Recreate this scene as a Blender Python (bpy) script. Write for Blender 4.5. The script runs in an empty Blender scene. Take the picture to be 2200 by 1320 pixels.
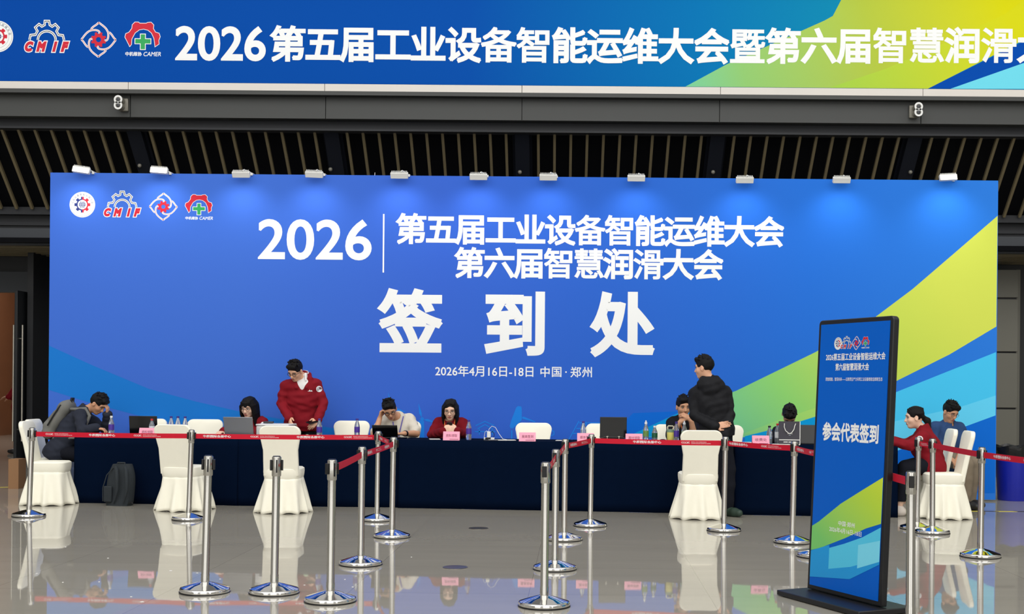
import bpy, bmesh, math, random
import numpy as np
from mathutils import Matrix, Vector, Euler
random.seed(7); RNG = np.random.default_rng(7)
sc = bpy.context.scene
COL = sc.collection
PI = math.pi
# ---------------------------------------------------------------- camera
F, PX, PY, ROLL, EYE = 2650.0, 1200.0, 826.0, 0.0085, 1.40
cd = bpy.data.cameras.new('camera'); cam = bpy.data.objects.new('camera', cd); COL.objects.link(cam)
cd.sensor_fit = 'HORIZONTAL'; cd.sensor_width = 36; cd.lens = 36*F/2200
cd.shift_x = (1100-PX)/2200; cd.shift_y = (PY-660)/2200
cd.clip_start = .05; cd.clip_end = 300
CR, SR = math.cos(ROLL), math.sin(ROLL)
cam.matrix_world = Matrix(((CR, -SR, 0, 0), (0, 0, -1, 0), (SR, CR, 0, EYE), (0, 0, 0, 1)))
sc.camera = cam
def W(px, py, d):
    "the point seen at photo pixel (px,py) at distance d along the view axis"
    u, v = px-PX, PY-py
    return Vector(((u*CR - v*SR)/F*d, d, EYE + (u*SR + v*CR)/F*d))
def FP(px, py, z=0.0):
    u, v = px-PX, PY-py
    return W(px, py, F*(z-EYE)/(u*SR + v*CR))
def XW(px, d): return (px-PX)/F*d
# ---------------------------------------------------------------- colour management, world, light
vs = sc.view_settings
sc.display_settings.display_device = 'sRGB'
vs.view_transform = 'Standard'; vs.look = 'None'; vs.gamma = 1; vs.use_curve_mapping = False
vs.exposure = 0.45
def lin(c): c /= 255.0; return c/12.92 if c <= .04045 else ((c+.055)/1.055)**2.4
def L3(rgb): return (lin(rgb[0]), lin(rgb[1]), lin(rgb[2]), 1)
wd = bpy.data.worlds.new('hall_daylight'); sc.world = wd; wd.use_nodes = True
nt = wd.node_tree; bg = nt.nodes['Background']
tc = nt.nodes.new('ShaderNodeTexCoord'); sep = nt.nodes.new('ShaderNodeSeparateXYZ'); nt.links.new(tc.outputs['Generated'], sep.inputs[0])
def mth(op, a, b=None):
    n = nt.nodes.new('ShaderNodeMath'); n.operation = op
    for i, v in enumerate((a, b)):
        if v is None: continue
        if isinstance(v, (int, float)): n.inputs[i].default_value = v
        else: nt.links.new(v, n.inputs[i])
    return n.outputs[0]
back = nt.nodes.new('ShaderNodeMapRange'); nt.links.new(sep.outputs['Y'], back.inputs[0])
back.inputs[1].default_value = .35; back.inputs[2].default_value = -.75; back.inputs[3].default_value = .38; back.inputs[4].default_value = 1.25
up = nt.nodes.new('ShaderNodeMapRange'); nt.links.new(sep.outputs['Z'], up.inputs[0])
up.inputs[1].default_value = .0; up.inputs[2].default_value = .9; up.inputs[3].default_value = 1.08; up.inputs[4].default_value = 1.0
az = mth('ARCTAN2', sep.outputs['X'], mth('MULTIPLY', sep.outputs['Y'], -1.0))
band = nt.nodes.new('ShaderNodeMapRange'); nt.links.new(mth('SINE', mth('MULTIPLY', az, 9.0)), band.inputs[0])
band.inputs[1].default_value = -.75; band.inputs[2].default_value = -.45; band.inputs[3].default_value = .35; band.inputs[4].default_value = 1.05
nt.links.new(mth('MULTIPLY', mth('MULTIPLY', back.outputs[0], up.outputs[0]), band.outputs[0]), bg.inputs['Strength'])
bg.inputs['Color'].default_value = (1.0, .985, .955, 1)
def area(name, loc, target, sx, sy, energy, col=(1, 1, 1)):
    l = bpy.data.lights.new(name, 'AREA'); l.shape = 'RECTANGLE'; l.size = sx; l.size_y = sy; l.energy = energy; l.color = col
    o = bpy.data.objects.new(name, l); COL.objects.link(o); o.location = loc
    o.rotation_euler = (Vector(target)-Vector(loc)).to_track_quat('-Z', 'Y').to_euler(); return o
area('overhead_key', (0, 4, 13), (0, 12, 0), 24, 12, 1050, (1, .98, .95))  # large area light added overhead to give directional shading
# ---------------------------------------------------------------- materials
M = {}
def mat(name, rgb, rough=.6, metal=0.0, spec=.5, var=0.0, vscale=20, bump=0.0, bscale=200, trans=0.0, emit=0.0, coat=0.0):
    m = bpy.data.materials.new(name); m.use_nodes = True; n = m.node_tree.nodes; k = m.node_tree.links
    b = n['Principled BSDF']; b.inputs['Base Color'].default_value = L3(rgb)
    b.inputs['Roughness'].default_value = rough; b.inputs['Metallic'].default_value = metal
    b.inputs['Specular IOR Level'].default_value = spec
    if trans: b.inputs['Transmission Weight'].default_value = trans
    if coat: b.inputs['Coat Weight'].default_value = coat
    if emit: b.inputs['Emission Color'].default_value = L3(rgb); b.inputs['Emission Strength'].default_value = emit
    t = None
    if var or bump:
        t = n.new('ShaderNodeTexCoord')
    if var:
        z = n.new('ShaderNodeTexNoise'); z.inputs['Scale'].default_value = vscale; z.inputs['Detail'].default_value = 4
        k.new(t.outputs['Object'], z.inputs['Vector'])
        r = n.new('ShaderNodeMapRange'); r.inputs[3].default_value = 1-var; r.inputs[4].default_value = 1+var
        k.new(z.outputs[0], r.inputs[0])
        x = n.new('ShaderNodeVectorMath'); x.operation = 'SCALE'; x.inputs[0].default_value = L3(rgb)[:3]
        k.new(r.outputs[0], x.inputs['Scale']); k.new(x.outputs[0], b.inputs['Base Color'])
    if bump:
        z = n.new('ShaderNodeTexNoise'); z.inputs['Scale'].default_value = bscale; z.inputs['Detail'].default_value = 3
        k.new(t.outputs['Object'], z.inputs['Vector'])
        u = n.new('ShaderNodeBump'); u.inputs['Strength'].default_value = bump; u.inputs['Distance'].default_value = .01
        k.new(z.outputs[0], u.inputs['Height']); k.new(u.outputs[0], b.inputs['Normal'])
    M[name] = m; return m
def ramp_mat(name, axis, stops, rough=.65, spec=.06, coord='Object', v2=None):
    "printed colour gradient along one object axis; stops = [(position in metres, rgb)]"
    m = bpy.data.materials.new(name); m.use_nodes = True; n = m.node_tree.nodes; k = m.node_tree.links
    b = n['Principled BSDF']; b.inputs['Roughness'].default_value = rough; b.inputs['Specular IOR Level'].default_value = spec
    t = n.new('ShaderNodeTexCoord'); dp = n.new('ShaderNodeVectorMath'); dp.operation = 'DOT_PRODUCT'
    k.new(t.outputs[coord], dp.inputs[0]); dp.inputs[1].default_value = axis
    r = n.new('ShaderNodeMapRange'); p0, p1 = stops[0][0], stops[-1][0]
    r.inputs[1].default_value = p0; r.inputs[2].default_value = p1; k.new(dp.outputs['Value'], r.inputs[0])
    cr = n.new('ShaderNodeValToRGB'); e = cr.color_ramp.elements
    while len(e) < len(stops): e.new(.5)
    for q, (p, rgb) in zip(e, stops): q.position = (p-p0)/(p1-p0); q.color = L3(rgb)
    k.new(r.outputs[0], cr.inputs[0]); k.new(cr.outputs[0], b.inputs['Base Color'])
    M[name] = m; return m
mat('white_print', (236, 238, 238), .55, spec=.3); mat('red_print', (200, 22, 48), .55, spec=.3); mat('green_print', (40, 160, 85), .55, spec=.3)
mat('navy_print', (38, 52, 120), .55, spec=.3); mat('grey_print', (120, 125, 135), .55, spec=.3); mat('black_print', (20, 20, 30), .55, spec=.3)
mat('pink_line_print', (235, 190, 205), .55, spec=.3)
mat('chrome', (192, 190, 184), .13, 1.0, bump=.02, bscale=40); mat('chrome_polished', (222, 221, 218), .05, 1.0)
mat('black_plastic', (16, 16, 18), .4, spec=.4); mat('black_metal', (24, 25, 28), .4, spec=.4); mat('dark_grey_plastic', (50, 52, 56), .4)
mat('belt_red', (196, 8, 42), .55, spec=.3, var=.05, vscale=30)
mat('white_cover', (246, 243, 226), .85, spec=.15, var=.03, vscale=12, bump=.06, bscale=150)
mat('navy_cloth', (5, 17, 38), .95, spec=.02, var=.10, vscale=9, bump=.08, bscale=250)
mat('pink_card', (245, 160, 185), .6); mat('pink_text', (120, 60, 85), .6)
mat('white_plastic', (225, 226, 224), .4); mat('off_white_paper', (225, 222, 214), .7)
mat('silver', (140, 142, 148), .35, .7); mat('screen_black', (7, 8, 10), .15); mat('screen_glass', (5, 6, 8), .3, spec=.2)
mat('bottle_plastic', (225, 232, 240), .08, trans=.85); mat('bottle_label_purple', (72, 45, 150), .4); mat('bottle_label_green', (20, 85, 55), .4)
mat('bottle_label_leaf', (105, 140, 70), .4, var=.5, vscale=45); mat('bottle_label_pale', (185, 205, 165), .4, var=.35, vscale=60); mat('bottle_label_white', (215, 218, 220), .4)
mat('cap_purple', (56, 38, 130), .4); mat('cap_white', (225, 228, 230), .4); mat('cap_red', (190, 35, 40), .4); mat('cap_black', (18, 18, 20), .4)
mat('tumbler_yellow', (222, 212, 110), .4); mat('tumbler_green', (120, 145, 120), .4); mat('cream_plastic', (228, 222, 190), .45)
mat('bag_grey', (58, 56, 66), .7); mat('cord_white', (232, 232, 228), .6)
mat('skin', (218, 168, 138), .55, spec=.3, var=.05, vscale=14); mat('skin_tan', (200, 150, 118), .55, spec=.3, var=.05, vscale=14); mat('skin_pale', (230, 190, 165), .55, spec=.3, var=.04, vscale=14)
mat('hair_black', (11, 9, 10), .6, spec=.22, bump=.5, bscale=220); mat('eye_white', (215, 210, 205), .3); mat('eye_dark', (22, 16, 14), .2); mat('lip', (165, 88, 80), .5); mat('brow', (35, 28, 26), .7)
mat('jacket_red', (126, 14, 28), .8, spec=.2, var=.08, vscale=10, bump=.6, bscale=13)
mat('hoodie_red', (112, 16, 27), .9, spec=.15, var=.08, vscale=10, bump=.6, bscale=13)
mat('jacket_navy', (40, 44, 56), .85, spec=.2, var=.1, vscale=10, bump=.6, bscale=13)
mat('jacket_black', (18, 19, 24), .75, spec=.25, var=.15, vscale=10, bump=.7, bscale=14)
mat('shirt_black', (22, 23, 28), .85, spec=.15); mat('shirt_white', (232, 232, 232), .8, spec=.2)
mat('tee_cream', (206, 200, 186), .9, spec=.15, var=.05, vscale=10, bump=.6, bscale=13); mat('polo_blue', (44, 70, 112), .85, spec=.15, var=.06, bump=.6, bscale=13)
mat('trousers_dark', (22, 24, 32), .9, spec=.15); mat('trousers_khaki', (128, 116, 100), .9, spec=.15, var=.08, bump=.2, bscale=25)
mat('shoe_white', (215, 205, 195), .7); mat('shoe_dark', (30, 28, 28), .5); mat('shoe_green', (40, 60, 50), .6); mat('maroon_collar', (95, 22, 34), .85)
mat('backpack_grey', (112, 112, 108), .85, spec=.2, var=.08, bump=.2, bscale=120); mat('backpack_dark', (47, 52, 56), .85, spec=.2, var=.08, bump=.2, bscale=120)
mat('lanyard_orange', (205, 105, 40), .7); mat('lanyard_purple', (100, 90, 170), .7)
mat('glasses_frame', (30, 26, 26), .3); mat('glasses_wire', (120, 100, 90), .3, .8)
mat('bin_blue', (18, 32, 160), .35, var=.05); mat('liner_black', (12, 12, 14), .35, bump=.6, bscale=25)
mat('fixture_white', (220, 220, 216), .4); mat('fixture_grey', (135, 132, 122), .45, .3)
mat('ledge_silver', (212, 207, 200), .5, .0, var=.03, vscale=3); mat('beam_grey', (56, 58, 57), .55, var=.05, vscale=2)
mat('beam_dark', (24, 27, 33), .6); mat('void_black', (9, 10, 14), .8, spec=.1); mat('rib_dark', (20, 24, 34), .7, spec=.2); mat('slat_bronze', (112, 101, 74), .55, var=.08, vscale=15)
mat('header_grey', (58, 62, 68), .6); mat('door_dark', (20, 23, 27), .4); mat('wall_dark', (28, 30, 34), .5); mat('wall_panel_grey', (106, 105, 96), .6, var=.03, vscale=3); mat('hall_wall', (186, 184, 178), .6); mat('seam_dark', (40, 40, 42), .7)
mat('wood_wall', (128, 84, 55), .55, var=.12, vscale=3); mat('steel_tube', (190, 185, 172), .3, .9); mat('cardboard', (150, 112, 78), .85); mat('paper_speck', (240, 240, 236), .7)
mat('socket_ring', (120, 116, 108), .3, .8); mat('socket_lid', (60, 62, 70), .25, .6)
mat('design_blue', (30, 118, 205), .65, spec=.06); mat('design_icon', (34, 128, 222), .65, spec=.06)
mat('design_dark', (22, 84, 190), .65, spec=.06)
def emat(name, rgb, s):
    m = mat(name, rgb, emit=s); return m
emat('lamp_glow', (255, 252, 245), 2.2)
# floor: polished stone tiles
def floor_mat():
    m = bpy.data.materials.new('polished_stone'); m.use_nodes = True; n = m.node_tree.nodes; k = m.node_tree.links; b = n['Principled BSDF']
    t = n.new('ShaderNodeTexCoord'); mp = n.new('ShaderNodeMapping'); k.new(t.outputs['Object'], mp.inputs[0]); mp.inputs['Location'].default_value = (.33, .2, 0)
    br = n.new('ShaderNodeTexBrick'); k.new(mp.outputs[0], br.inputs[0]); br.offset = 0; br.squash = 1
    br.inputs['Scale'].default_value = 1; br.inputs['Brick Width'].default_value = 1.2; br.inputs['Row Height'].default_value = 1.2
    br.inputs['Mortar Size'].default_value = .0022; br.inputs['Mortar Smooth'].default_value = .2; br.inputs['Bias'].default_value = 0
    br.inputs['Color1'].default_value = L3((160, 156, 146)); br.inputs['Color2'].default_value = L3((165, 161, 150)); br.inputs['Mortar'].default_value = L3((134, 130, 121))
    z = n.new('ShaderNodeTexNoise'); z.inputs['Scale'].default_value = 1.6; z.inputs['Detail'].default_value = 6; k.new(mp.outputs[0], z.inputs[0])
    mp2 = n.new('ShaderNodeMapping'); k.new(t.outputs['Object'], mp2.inputs[0]); mp2.inputs['Scale'].default_value = (.35, 3.0, 1)
    k.new(mp2.outputs[0], z.inputs[0])
    r = n.new('ShaderNodeMapRange'); r.inputs[3].default_value = .9; r.inputs[4].default_value = 1.1; k.new(z.outputs[0], r.inputs[0])
    x = n.new('ShaderNodeVectorMath'); x.operation = 'SCALE'; k.new(br.outputs[0], x.inputs[0]); k.new(r.outputs[0], x.inputs['Scale'])
    k.new(x.outputs[0], b.inputs['Base Color'])
    b.inputs['Roughness'].default_value = .025; b.inputs['IOR'].default_value = 1.5
    z2 = n.new('ShaderNodeTexNoise'); z2.inputs['Scale'].default_value = 5; k.new(t.outputs['Object'], z2.inputs[0])
    u = n.new('ShaderNodeBump'); u.inputs['Strength'].default_value = .03; u.inputs['Distance'].default_value = .004; k.new(z2.outputs[0], u.inputs['Height']); k.new(u.outputs[0], b.inputs['Normal'])
    M['floor'] = m
floor_mat()
def tape_mat():
    m = bpy.data.materials.new('hazard_tape'); m.use_nodes = True; n = m.node_tree.nodes; k = m.node_tree.links; b = n['Principled BSDF']
    t = n.new('ShaderNodeTexCoord'); w = n.new('ShaderNodeTexWave'); w.bands_direction = 'DIAGONAL'; w.inputs['Scale'].default_value = 1.6
    k.new(t.outputs['Object'], w.inputs[0]); r = n.new('ShaderNodeValToRGB'); r.color_ramp.interpolation = 'CONSTANT'
    r.color_ramp.elements[0].color = L3((25, 24, 22)); r.color_ramp.elements[1].position = .45; r.color_ramp.elements[1].color = L3((215, 200, 60))
    k.new(w.outputs[0], r.inputs[0]); k.new(r.outputs[0], b.inputs['Base Color']); M['tape'] = m
tape_mat()
# ---------------------------------------------------------------- mesh helpers
class MB:
    def __init__(s): s.v = []; s.f = []; s.m = []
    def add(s, vs, fs, mi=0):
        o = len(s.v); s.v += [tuple(p) for p in vs]; s.f += [tuple(i+o for i in f) for f in fs]; s.m += [mi]*len(fs); return s
    def box(s, c, d, R=None, mi=0):
        x, y, z = [q/2 for q in d]; c = Vector(c)
        P = [Vector((a*x, b*y, e*z)) for a in (-1, 1) for b in (-1, 1) for e in (-1, 1)]
        if R is not None: P = [R @ p for p in P]
        return s.add([c+p for p in P], [(0, 1, 3, 2), (4, 6, 7, 5), (0, 4, 5, 1), (2, 3, 7, 6), (0, 2, 6, 4), (1, 5, 7, 3)], mi)
    def lathe(s, prof, c=(0, 0, 0), n=32, mi=0, R=None):
        c = Vector(c); vs = []; fs = []
        for r, z in prof:
            for i in range(n):
                a = 2*PI*i/n; p = Vector((r*math.cos(a), r*math.sin(a), z)); vs.append(c+(R @ p if R is not None else p))
        for j in range(len(prof)-1):
            for i in range(n): a = j*n+i; b = j*n+(i+1) % n; fs.append((a, b, b+n, a+n))
        fs.append(tuple(range(n))[::-1]); fs.append(tuple(range((len(prof)-1)*n, len(prof)*n)))
        return s.add(vs, fs, mi)
    def tube(s, pts, r, n=10, mi=0, closed=False):
        pts = [Vector(p) for p in pts]; vs = []; fs = []; N = len(pts); up = None
        for i, p in enumerate(pts):
            t = (pts[(i+1) % N]-pts[i-1]) if closed else (pts[min(i+1, N-1)]-pts[max(i-1, 0)]); t.normalize()
            if up is None: up = Vector((0, 0, 1)) if abs(t.z) < .9 else Vector((1, 0, 0))
            a = t.cross(up)
            if a.length < 1e-4: a = t.orthogonal()
            a.normalize(); b = a.cross(t).normalized(); up = b
            rr = r[i] if isinstance(r, (list, tuple)) else r
            for q in range(n): w = 2*PI*q/n; vs.append(p+a*(math.cos(w)*rr)+b*(math.sin(w)*rr))
        for j in range(N if closed else N-1):
            for q in range(n): a = (j*n+q); b = (j*n+(q+1) % n); e = ((j+1) % N)*n; fs.append((a, b, e+(q+1) % n, e+q))
        if not closed: fs.append(tuple(range(n))[::-1]); fs.append(tuple(range((N-1)*n, N*n)))
        return s.add(vs, fs, mi)
    def prism(s, poly, y0, y1, mi=0, T=None):
        "polygon in (x,z) extruded along y"
        n = len(poly); vs = [Vector((a, y0, b)) for a, b in poly]+[Vector((a, y1, b)) for a, b in poly]
        if T is not None: vs = [T @ p for p in vs]
        fs = [tuple(range(n)), tuple(range(n, 2*n))[::-1]]+[(i, i+n, (i+1) % n+n, (i+1) % n) for i in range(n)]
        return s.add(vs, fs, mi)
    def ell(s, c, r, R=None, n=14, mi=0):
        c = Vector(c); vs = []; fs = []; m = n//2+1
        for j in range(m+1):
            t = PI*j/m
            for i in range(n):
                a = 2*PI*i/n; p = Vector((r[0]*math.sin(t)*math.cos(a), r[1]*math.sin(t)*math.sin(a), r[2]*math.cos(t))); vs.append(c+(R @ p if R is not None else p))
        for j in range(m):
            for i in range(n): a = j*n+i; b = j*n+(i+1) % n; fs.append((a, a+n, b+n, b))
        return s.add(vs, fs, mi)
    def build(s, name, mats, parent=None, world=False, bevel=0, seg=2, smooth=True, rel=None, recalc=True):
        me = bpy.data.meshes.new(name); vs = s.v
        if world and parent is not None:
            q = parent.location if rel is None else rel
            vs = [(a-q[0], b-q[1], c-q[2]) for a, b, c in vs]
        me.from_pydata(vs, [], s.f)
        for mm in (mats if isinstance(mats, (list, tuple)) else [mats]): me.materials.append(M[mm])
        me.polygons.foreach_set('material_index', s.m)
        if smooth: me.polygons.foreach_set('use_smooth', [True]*len(me.polygons))
        me.update()
        bm = bmesh.new(); bm.from_mesh(me); recalc and bmesh.ops.recalc_face_normals(bm, faces=bm.faces); bm.to_mesh(me); bm.free()
        o = bpy.data.objects.new(name, me); COL.objects.link(o)
        if parent is not None: o.parent = parent
        if smooth: me.set_sharp_from_angle(angle=math.radians(38))
        if bevel:
            b = o.modifiers.new('bevel', 'BEVEL'); b.width = bevel; b.segments = seg; b.limit_method = 'ANGLE'; b.angle_limit = math.radians(40)
        return o
def tag(o, label, cat, group=None):
    o['label'] = label; o['category'] = cat
    if group: o['group'] = group
    return o
def thing(name, label, cat, loc=(0, 0, 0), rz=0, group=None):
    o = bpy.data.objects.new(name, None); COL.objects.link(o); o.location = loc; o.rotation_euler = (0, 0, rz); o.empty_display_size = .1
    return tag(o, label, cat, group)
def struct(name, mb, m, **k):
    o = mb.build(name, m, **k); o['kind'] = 'structure'; return o
def dup(o, loc, rot, label):
    r = o.copy(); COL.objects.link(r); r.location = loc; r.rotation_euler = rot; r['label'] = label
    for ch in o.children:
        c = ch.copy(); COL.objects.link(c); c.parent = r
        for g in ch.children:
            d = g.copy(); COL.objects.link(d); d.parent = c
    return r
# ---------------------------------------------------------------- lettering and flat print
_tc = {}
def glyphs(body, bold=0.0, res=3, shear=0.0, space=1.0):
    "2-D mesh of a line of text (em = 1): (verts, faces)"
    key = (body, bold, res, shear, space)
    if key in _tc: return _tc[key]
    c = bpy.data.curves.new('t', 'FONT'); c.body = body; c.size = 1; c.resolution_u = res; c.fill_mode = 'FRONT'; c.shear = shear; c.space_character = space
    o = bpy.data.objects.new('t', c); COL.objects.link(o)
    dg = bpy.context.evaluated_depsgraph_get(); me = bpy.data.meshes.new_from_object(o.evaluated_get(dg))
    bm = bmesh.new(); bm.from_mesh(me); bmesh.ops.remove_doubles(bm, verts=bm.verts, dist=1e-5)
    bm.verts.ensure_lookup_table(); bm.verts.index_update()
    V = [(v.co.x, v.co.y, 0.0) for v in bm.verts]; FS = [tuple(v.index for v in f.verts) for f in bm.faces]
    if bold:
        nrm = {}
        es = [e for e in bm.edges if len(e.link_faces) == 1]
        for e in es:
            a, b = e.verts; d = (b.co-a.co); n = Vector((d.y, -d.x, 0)).normalized()
            cen = e.link_faces[0].calc_center_median()
            if n.dot(cen-a.co) > 0: n = -n
            for v in (a, b): nrm.setdefault(v.index, []).append((e.index, n))
        off = {}
        for i, L in nrm.items():
            if len(L) == 2:
                n1, n2 = L[0][1], L[1][1]; d = n1.dot(n2)
                if d > -.3: off[i] = (n1+n2)/(1+d)*bold
        for e in es:
            a, b = e.verts; n = None
            for ei, nn in nrm[a.index]:
                if ei == e.index: n = nn
            pa = off.get(a.index, n*bold); pb = off.get(b.index, n*bold); k = len(V); q = -(.15+.7*random.random())
            V += [(a.co.x, a.co.y, q), (b.co.x, b.co.y, q), (b.co.x+pb.x, b.co.y+pb.y, q), (a.co.x+pa.x, a.co.y+pa.y, q)]
            FS.append((k, k+1, k+2, k+3))
    bm.free(); bpy.data.meshes.remove(me); bpy.data.objects.remove(o); bpy.data.curves.remove(c)
    A = np.array(V); _tc[key] = (A, FS); return _tc[key]
class Board:
    "a flat printed surface: (a,b) coordinates in metres, layers step towards the viewer"
    def __init__(s, org, ux, uz, step=.0012):
        s.o = Vector(org); s.ux = Vector(ux).normalized(); s.uz = Vector(uz).normalized(); s.n = s.ux.cross(s.uz).normalized(); s.step = step
    def P(s, a, b, layer=1): return s.o+s.ux*a+s.uz*b+s.n*(layer*s.step)
    def poly(s, mb, pts, layer=1, mi=0):
        bm = bmesh.new(); vv = [bm.verts.new((a, b, 0)) for a, b in pts]; bm.faces.new(vv); r = bmesh.ops.triangulate(bm, faces=bm.faces[:]); bm.verts.index_update()
        mb.add([s.P(v.co.x, v.co.y, layer) for v in bm.verts], [tuple(v.index for v in f.verts) for f in bm.faces], mi); bm.free()
    def stroke(s, mb, pts, w, layer=1, closed=False, mi=0):
        P = [Vector((a, b, 0)) for a, b in pts]; N = len(P); L = []; R = []
        for i in range(N):
            d0 = (P[i]-P[i-1]).normalized() if (closed or i > 0) else None; d1 = (P[(i+1) % N]-P[i]).normalized() if (closed or i < N-1) else None
            if d0 is None: d0 = d1
            if d1 is None: d1 = d0
            n0 = Vector((-d0.y, d0.x, 0)); n1 = Vector((-d1.y, d1.x, 0)); q = n0+n1; q = q/max(.35, 1+n0.dot(n1)) if q.length > 1e-6 else n0
            L.append(P[i]+q*w/2); R.append(P[i]-q*w/2)
        vs = [s.P(p.x, p.y, layer) for p in L+R]
        mb.add(vs, [(i, (i+1) % N, (i+1) % N+N, i+N) for i in range(N if closed else N-1)], mi)
    def ring(s, mb, c, r0, r1, layer=1, n=40, a0=0, a1=2*PI, mi=0):
        vs = []; 
        for i in range(n+1):
            t = a0+(a1-a0)*i/n
            for r in (r0, r1): vs.append(s.P(c[0]+r*math.cos(t), c[1]+r*math.sin(t), layer))
        mb.add(vs, [(2*i, 2*i+1, 2*i+3, 2*i+2) for i in range(n)], mi)
    def text(s, mb, body, x0, z0, x1, z1, bold=0, layer=1, mi=0, shear=0, space=1.0, res=3, tilt=0.0):
        "fit the ink of the text into the rectangle"
        A, fs = glyphs(body, bold, res, shear, space); lo = A.min(0); hi = A.max(0)
        B = (A[:, :2]-lo[:2])/(hi-lo)[:2]
        vs = [s.P(x0+(x1-x0)*a, z0+(z1-z0)*b+tilt*a, layer+q) for (a, b), q in zip(B, A[:, 2])]
        mb.add(vs, fs, mi)
def gear_pts(c, r0, r1, n, a0=0.0, duty=.5, slope=.12):
    pts = []
    for i in range(n):
        t = a0+2*PI*i/n; h = 2*PI/n
        for q, r in ((-duty/2-slope, r0), (-duty/2, r1), (duty/2, r1), (duty/2+slope, r0)):
            pts.append((c[0]+r*math.cos(t+q*h), c[1]+r*math.sin(t+q*h)))
    return pts
def emblems(bd, boxes, parent, world=True, rel=None, tilt=0.0):
    "the four round / gear / petal / cross emblems; boxes = [(cx,cz,height,xscale)]"
    if world and rel is None: rel = tuple(parent.location)
    def mk(i): 
        cx, cz, h, xs = boxes[i]
        class B2:
            P = staticmethod(lambda a, b, layer=1: bd.P(cx+a*h*xs, cz+b*h, layer))
        b = Board((0, 0, 0), (1, 0, 0), (0, 0, 1)); b.P = B2.P; return b
    # 1 round seal
    b = mk(0)
    if boxes[0] is not None:
        m = MB(); b.ring(m, (0, 0), 0, .5, 2, 48); o1 = m.build('emblem_disc', 'white_print', parent, world, smooth=False, rel=rel)
        m = MB(); b.ring(m, (0, 0), .455, .465, 3, 48); b.ring(m, (0, 0), .36, .367, 3, 48)
        for q, ch in enumerate('工业设备智能运维大会'):
            t = math.radians(168-q*17.3); A, fs = glyphs(ch, .02, 2); r = .40
            cc = (r*math.cos(t), r*math.sin(t)); rot = t-PI/2; ca, sa = math.cos(rot), math.sin(rot)
            m.add([b.P(cc[0]+((x-.5)*ca-(y-.35)*sa)*.085, cc[1]+((x-.5)*sa+(y-.35)*ca)*.085, 3+q*.5) for x, y, q in A], fs)
        p = m.build('ring_lettering', 'grey_print', o1, world, smooth=False, rel=rel)
        for side, nm in ((0, 'red_print'), (1, 'navy_print')):
            m = MB(); g = gear_pts((0, 0), .235, .31, 8, PI/8 if 0 else 0, .5, .1)
            n = len(g)
            pts = [(r*math.cos(t), r*math.sin(t)) for t, r in [(-PI/2+PI*i/60, 0) for i in range(61)]]
            outer = []
            for i in range(81):
                t = -PI/2+PI*i/80+(PI if side else 0); ph = ((t*8/(2*PI)) % 1.0); ph = min(ph, 1-ph)
                outer.append((t, .31 if ph < .26 else .235))
            vs = []
            for t, r in outer: vs += [b.P(.185*math.cos(t), .185*math.sin(t), 3), b.P(r*math.cos(t), r*math.sin(t), 3)]
            m.add(vs, [(2*i, 2*i+1, 2*i+3, 2*i+2) for i in range(80)])
            m.build('half_gear', nm, o1, world, smooth=False, rel=rel)
        m = MB(); b.ring(m, (0, 0), 0, .125, 3, 32); 
        for t in (0, PI/3, 2*PI/3, PI, 4*PI/3, 5*PI/3): b.stroke(m, [(.125*math.cos(t), .125*math.sin(t)), (.2*math.cos(t), .2*math.sin(t))], .012, 3)
        gl = m.build('globe', 'navy_print', o1, world, smooth=False, rel=rel)
        m = MB()
        for y in (-.06, 0, .06): w_ = math.sqrt(.125**2-y*y); b.stroke(m, [(-w_, y), (w_, y)], .012, 4)
        for k in (-.5, 0, .5): b.stroke(m, [(k*.125*math.cos(t), .125*math.sin(t)) for t in np.linspace(-PI/2, PI/2, 12)], .012, 4)
        m.build('globe_grid', 'white_print', o1, world, smooth=False, rel=rel)
    # 2 gear arc with CMIF
    b = mk(1); outl = []
    n = 5
    prof = [(-.66, -.06), (-.62, .10), (-.43, .12), (-.36, .24), (-.44, .36), (-.30, .47), (-.19, .40), (-.09, .45), (-.08, .575), (.08, .575), (.11, .45), (.20, .40), (.32, .47), (.44, .36), (.37, .24), (.44, .12), (.61, .10), (.66, -.06)]
    m = MB(); b.stroke(m, prof, .088, 2); b.stroke(m, [(.34*math.cos(t), -.06+.30*math.sin(t)) for t in np.linspace(PI, 0, 24)], .088, 2)
    gl = [('C', -.84, -.49), ('M', -.41, .01), ('I', .20, .42), ('F', .52, .86)]
    o2 = m.build('emblem_gear_arc', 'white_print', parent, world, smooth=False, rel=rel)
    m = MB(); b.stroke(m, prof, .022, 3); b.stroke(m, [(.34*math.cos(t), -.06+.30*math.sin(t)) for t in np.linspace(PI, 0, 24)], .022, 3)
    m.build('gear_inner_line', 'black_print', o2, world, smooth=False, rel=rel)
    for nm, lay, pad, mt in (('letter_outline', 4, .035, 'white_print'), ('letters', 5, 0, 'red_print')):
        m = MB()
        for ch, x0, x1 in gl:
            bl = .075 if nm == 'letters' else .075
            A, fs = glyphs(ch, .09 if nm == 'letters' else .17, 4, .3); A0 = glyphs(ch, .10, 4, .3)[0]; lo = A0.min(0)[:2]; hi = A0.max(0)[:2]; B = (A[:, :2]-lo)/(hi-lo)
            m.add([b.P(x0+(x1-x0)*a, -.46+.36*q, lay+z) for (a, q), z in zip(B, A[:, 2])], fs)
        m.build(nm, mt, o2, world, smooth=False, rel=rel)
    # 3 swirling petals with red gear
    b = mk(2)
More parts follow.
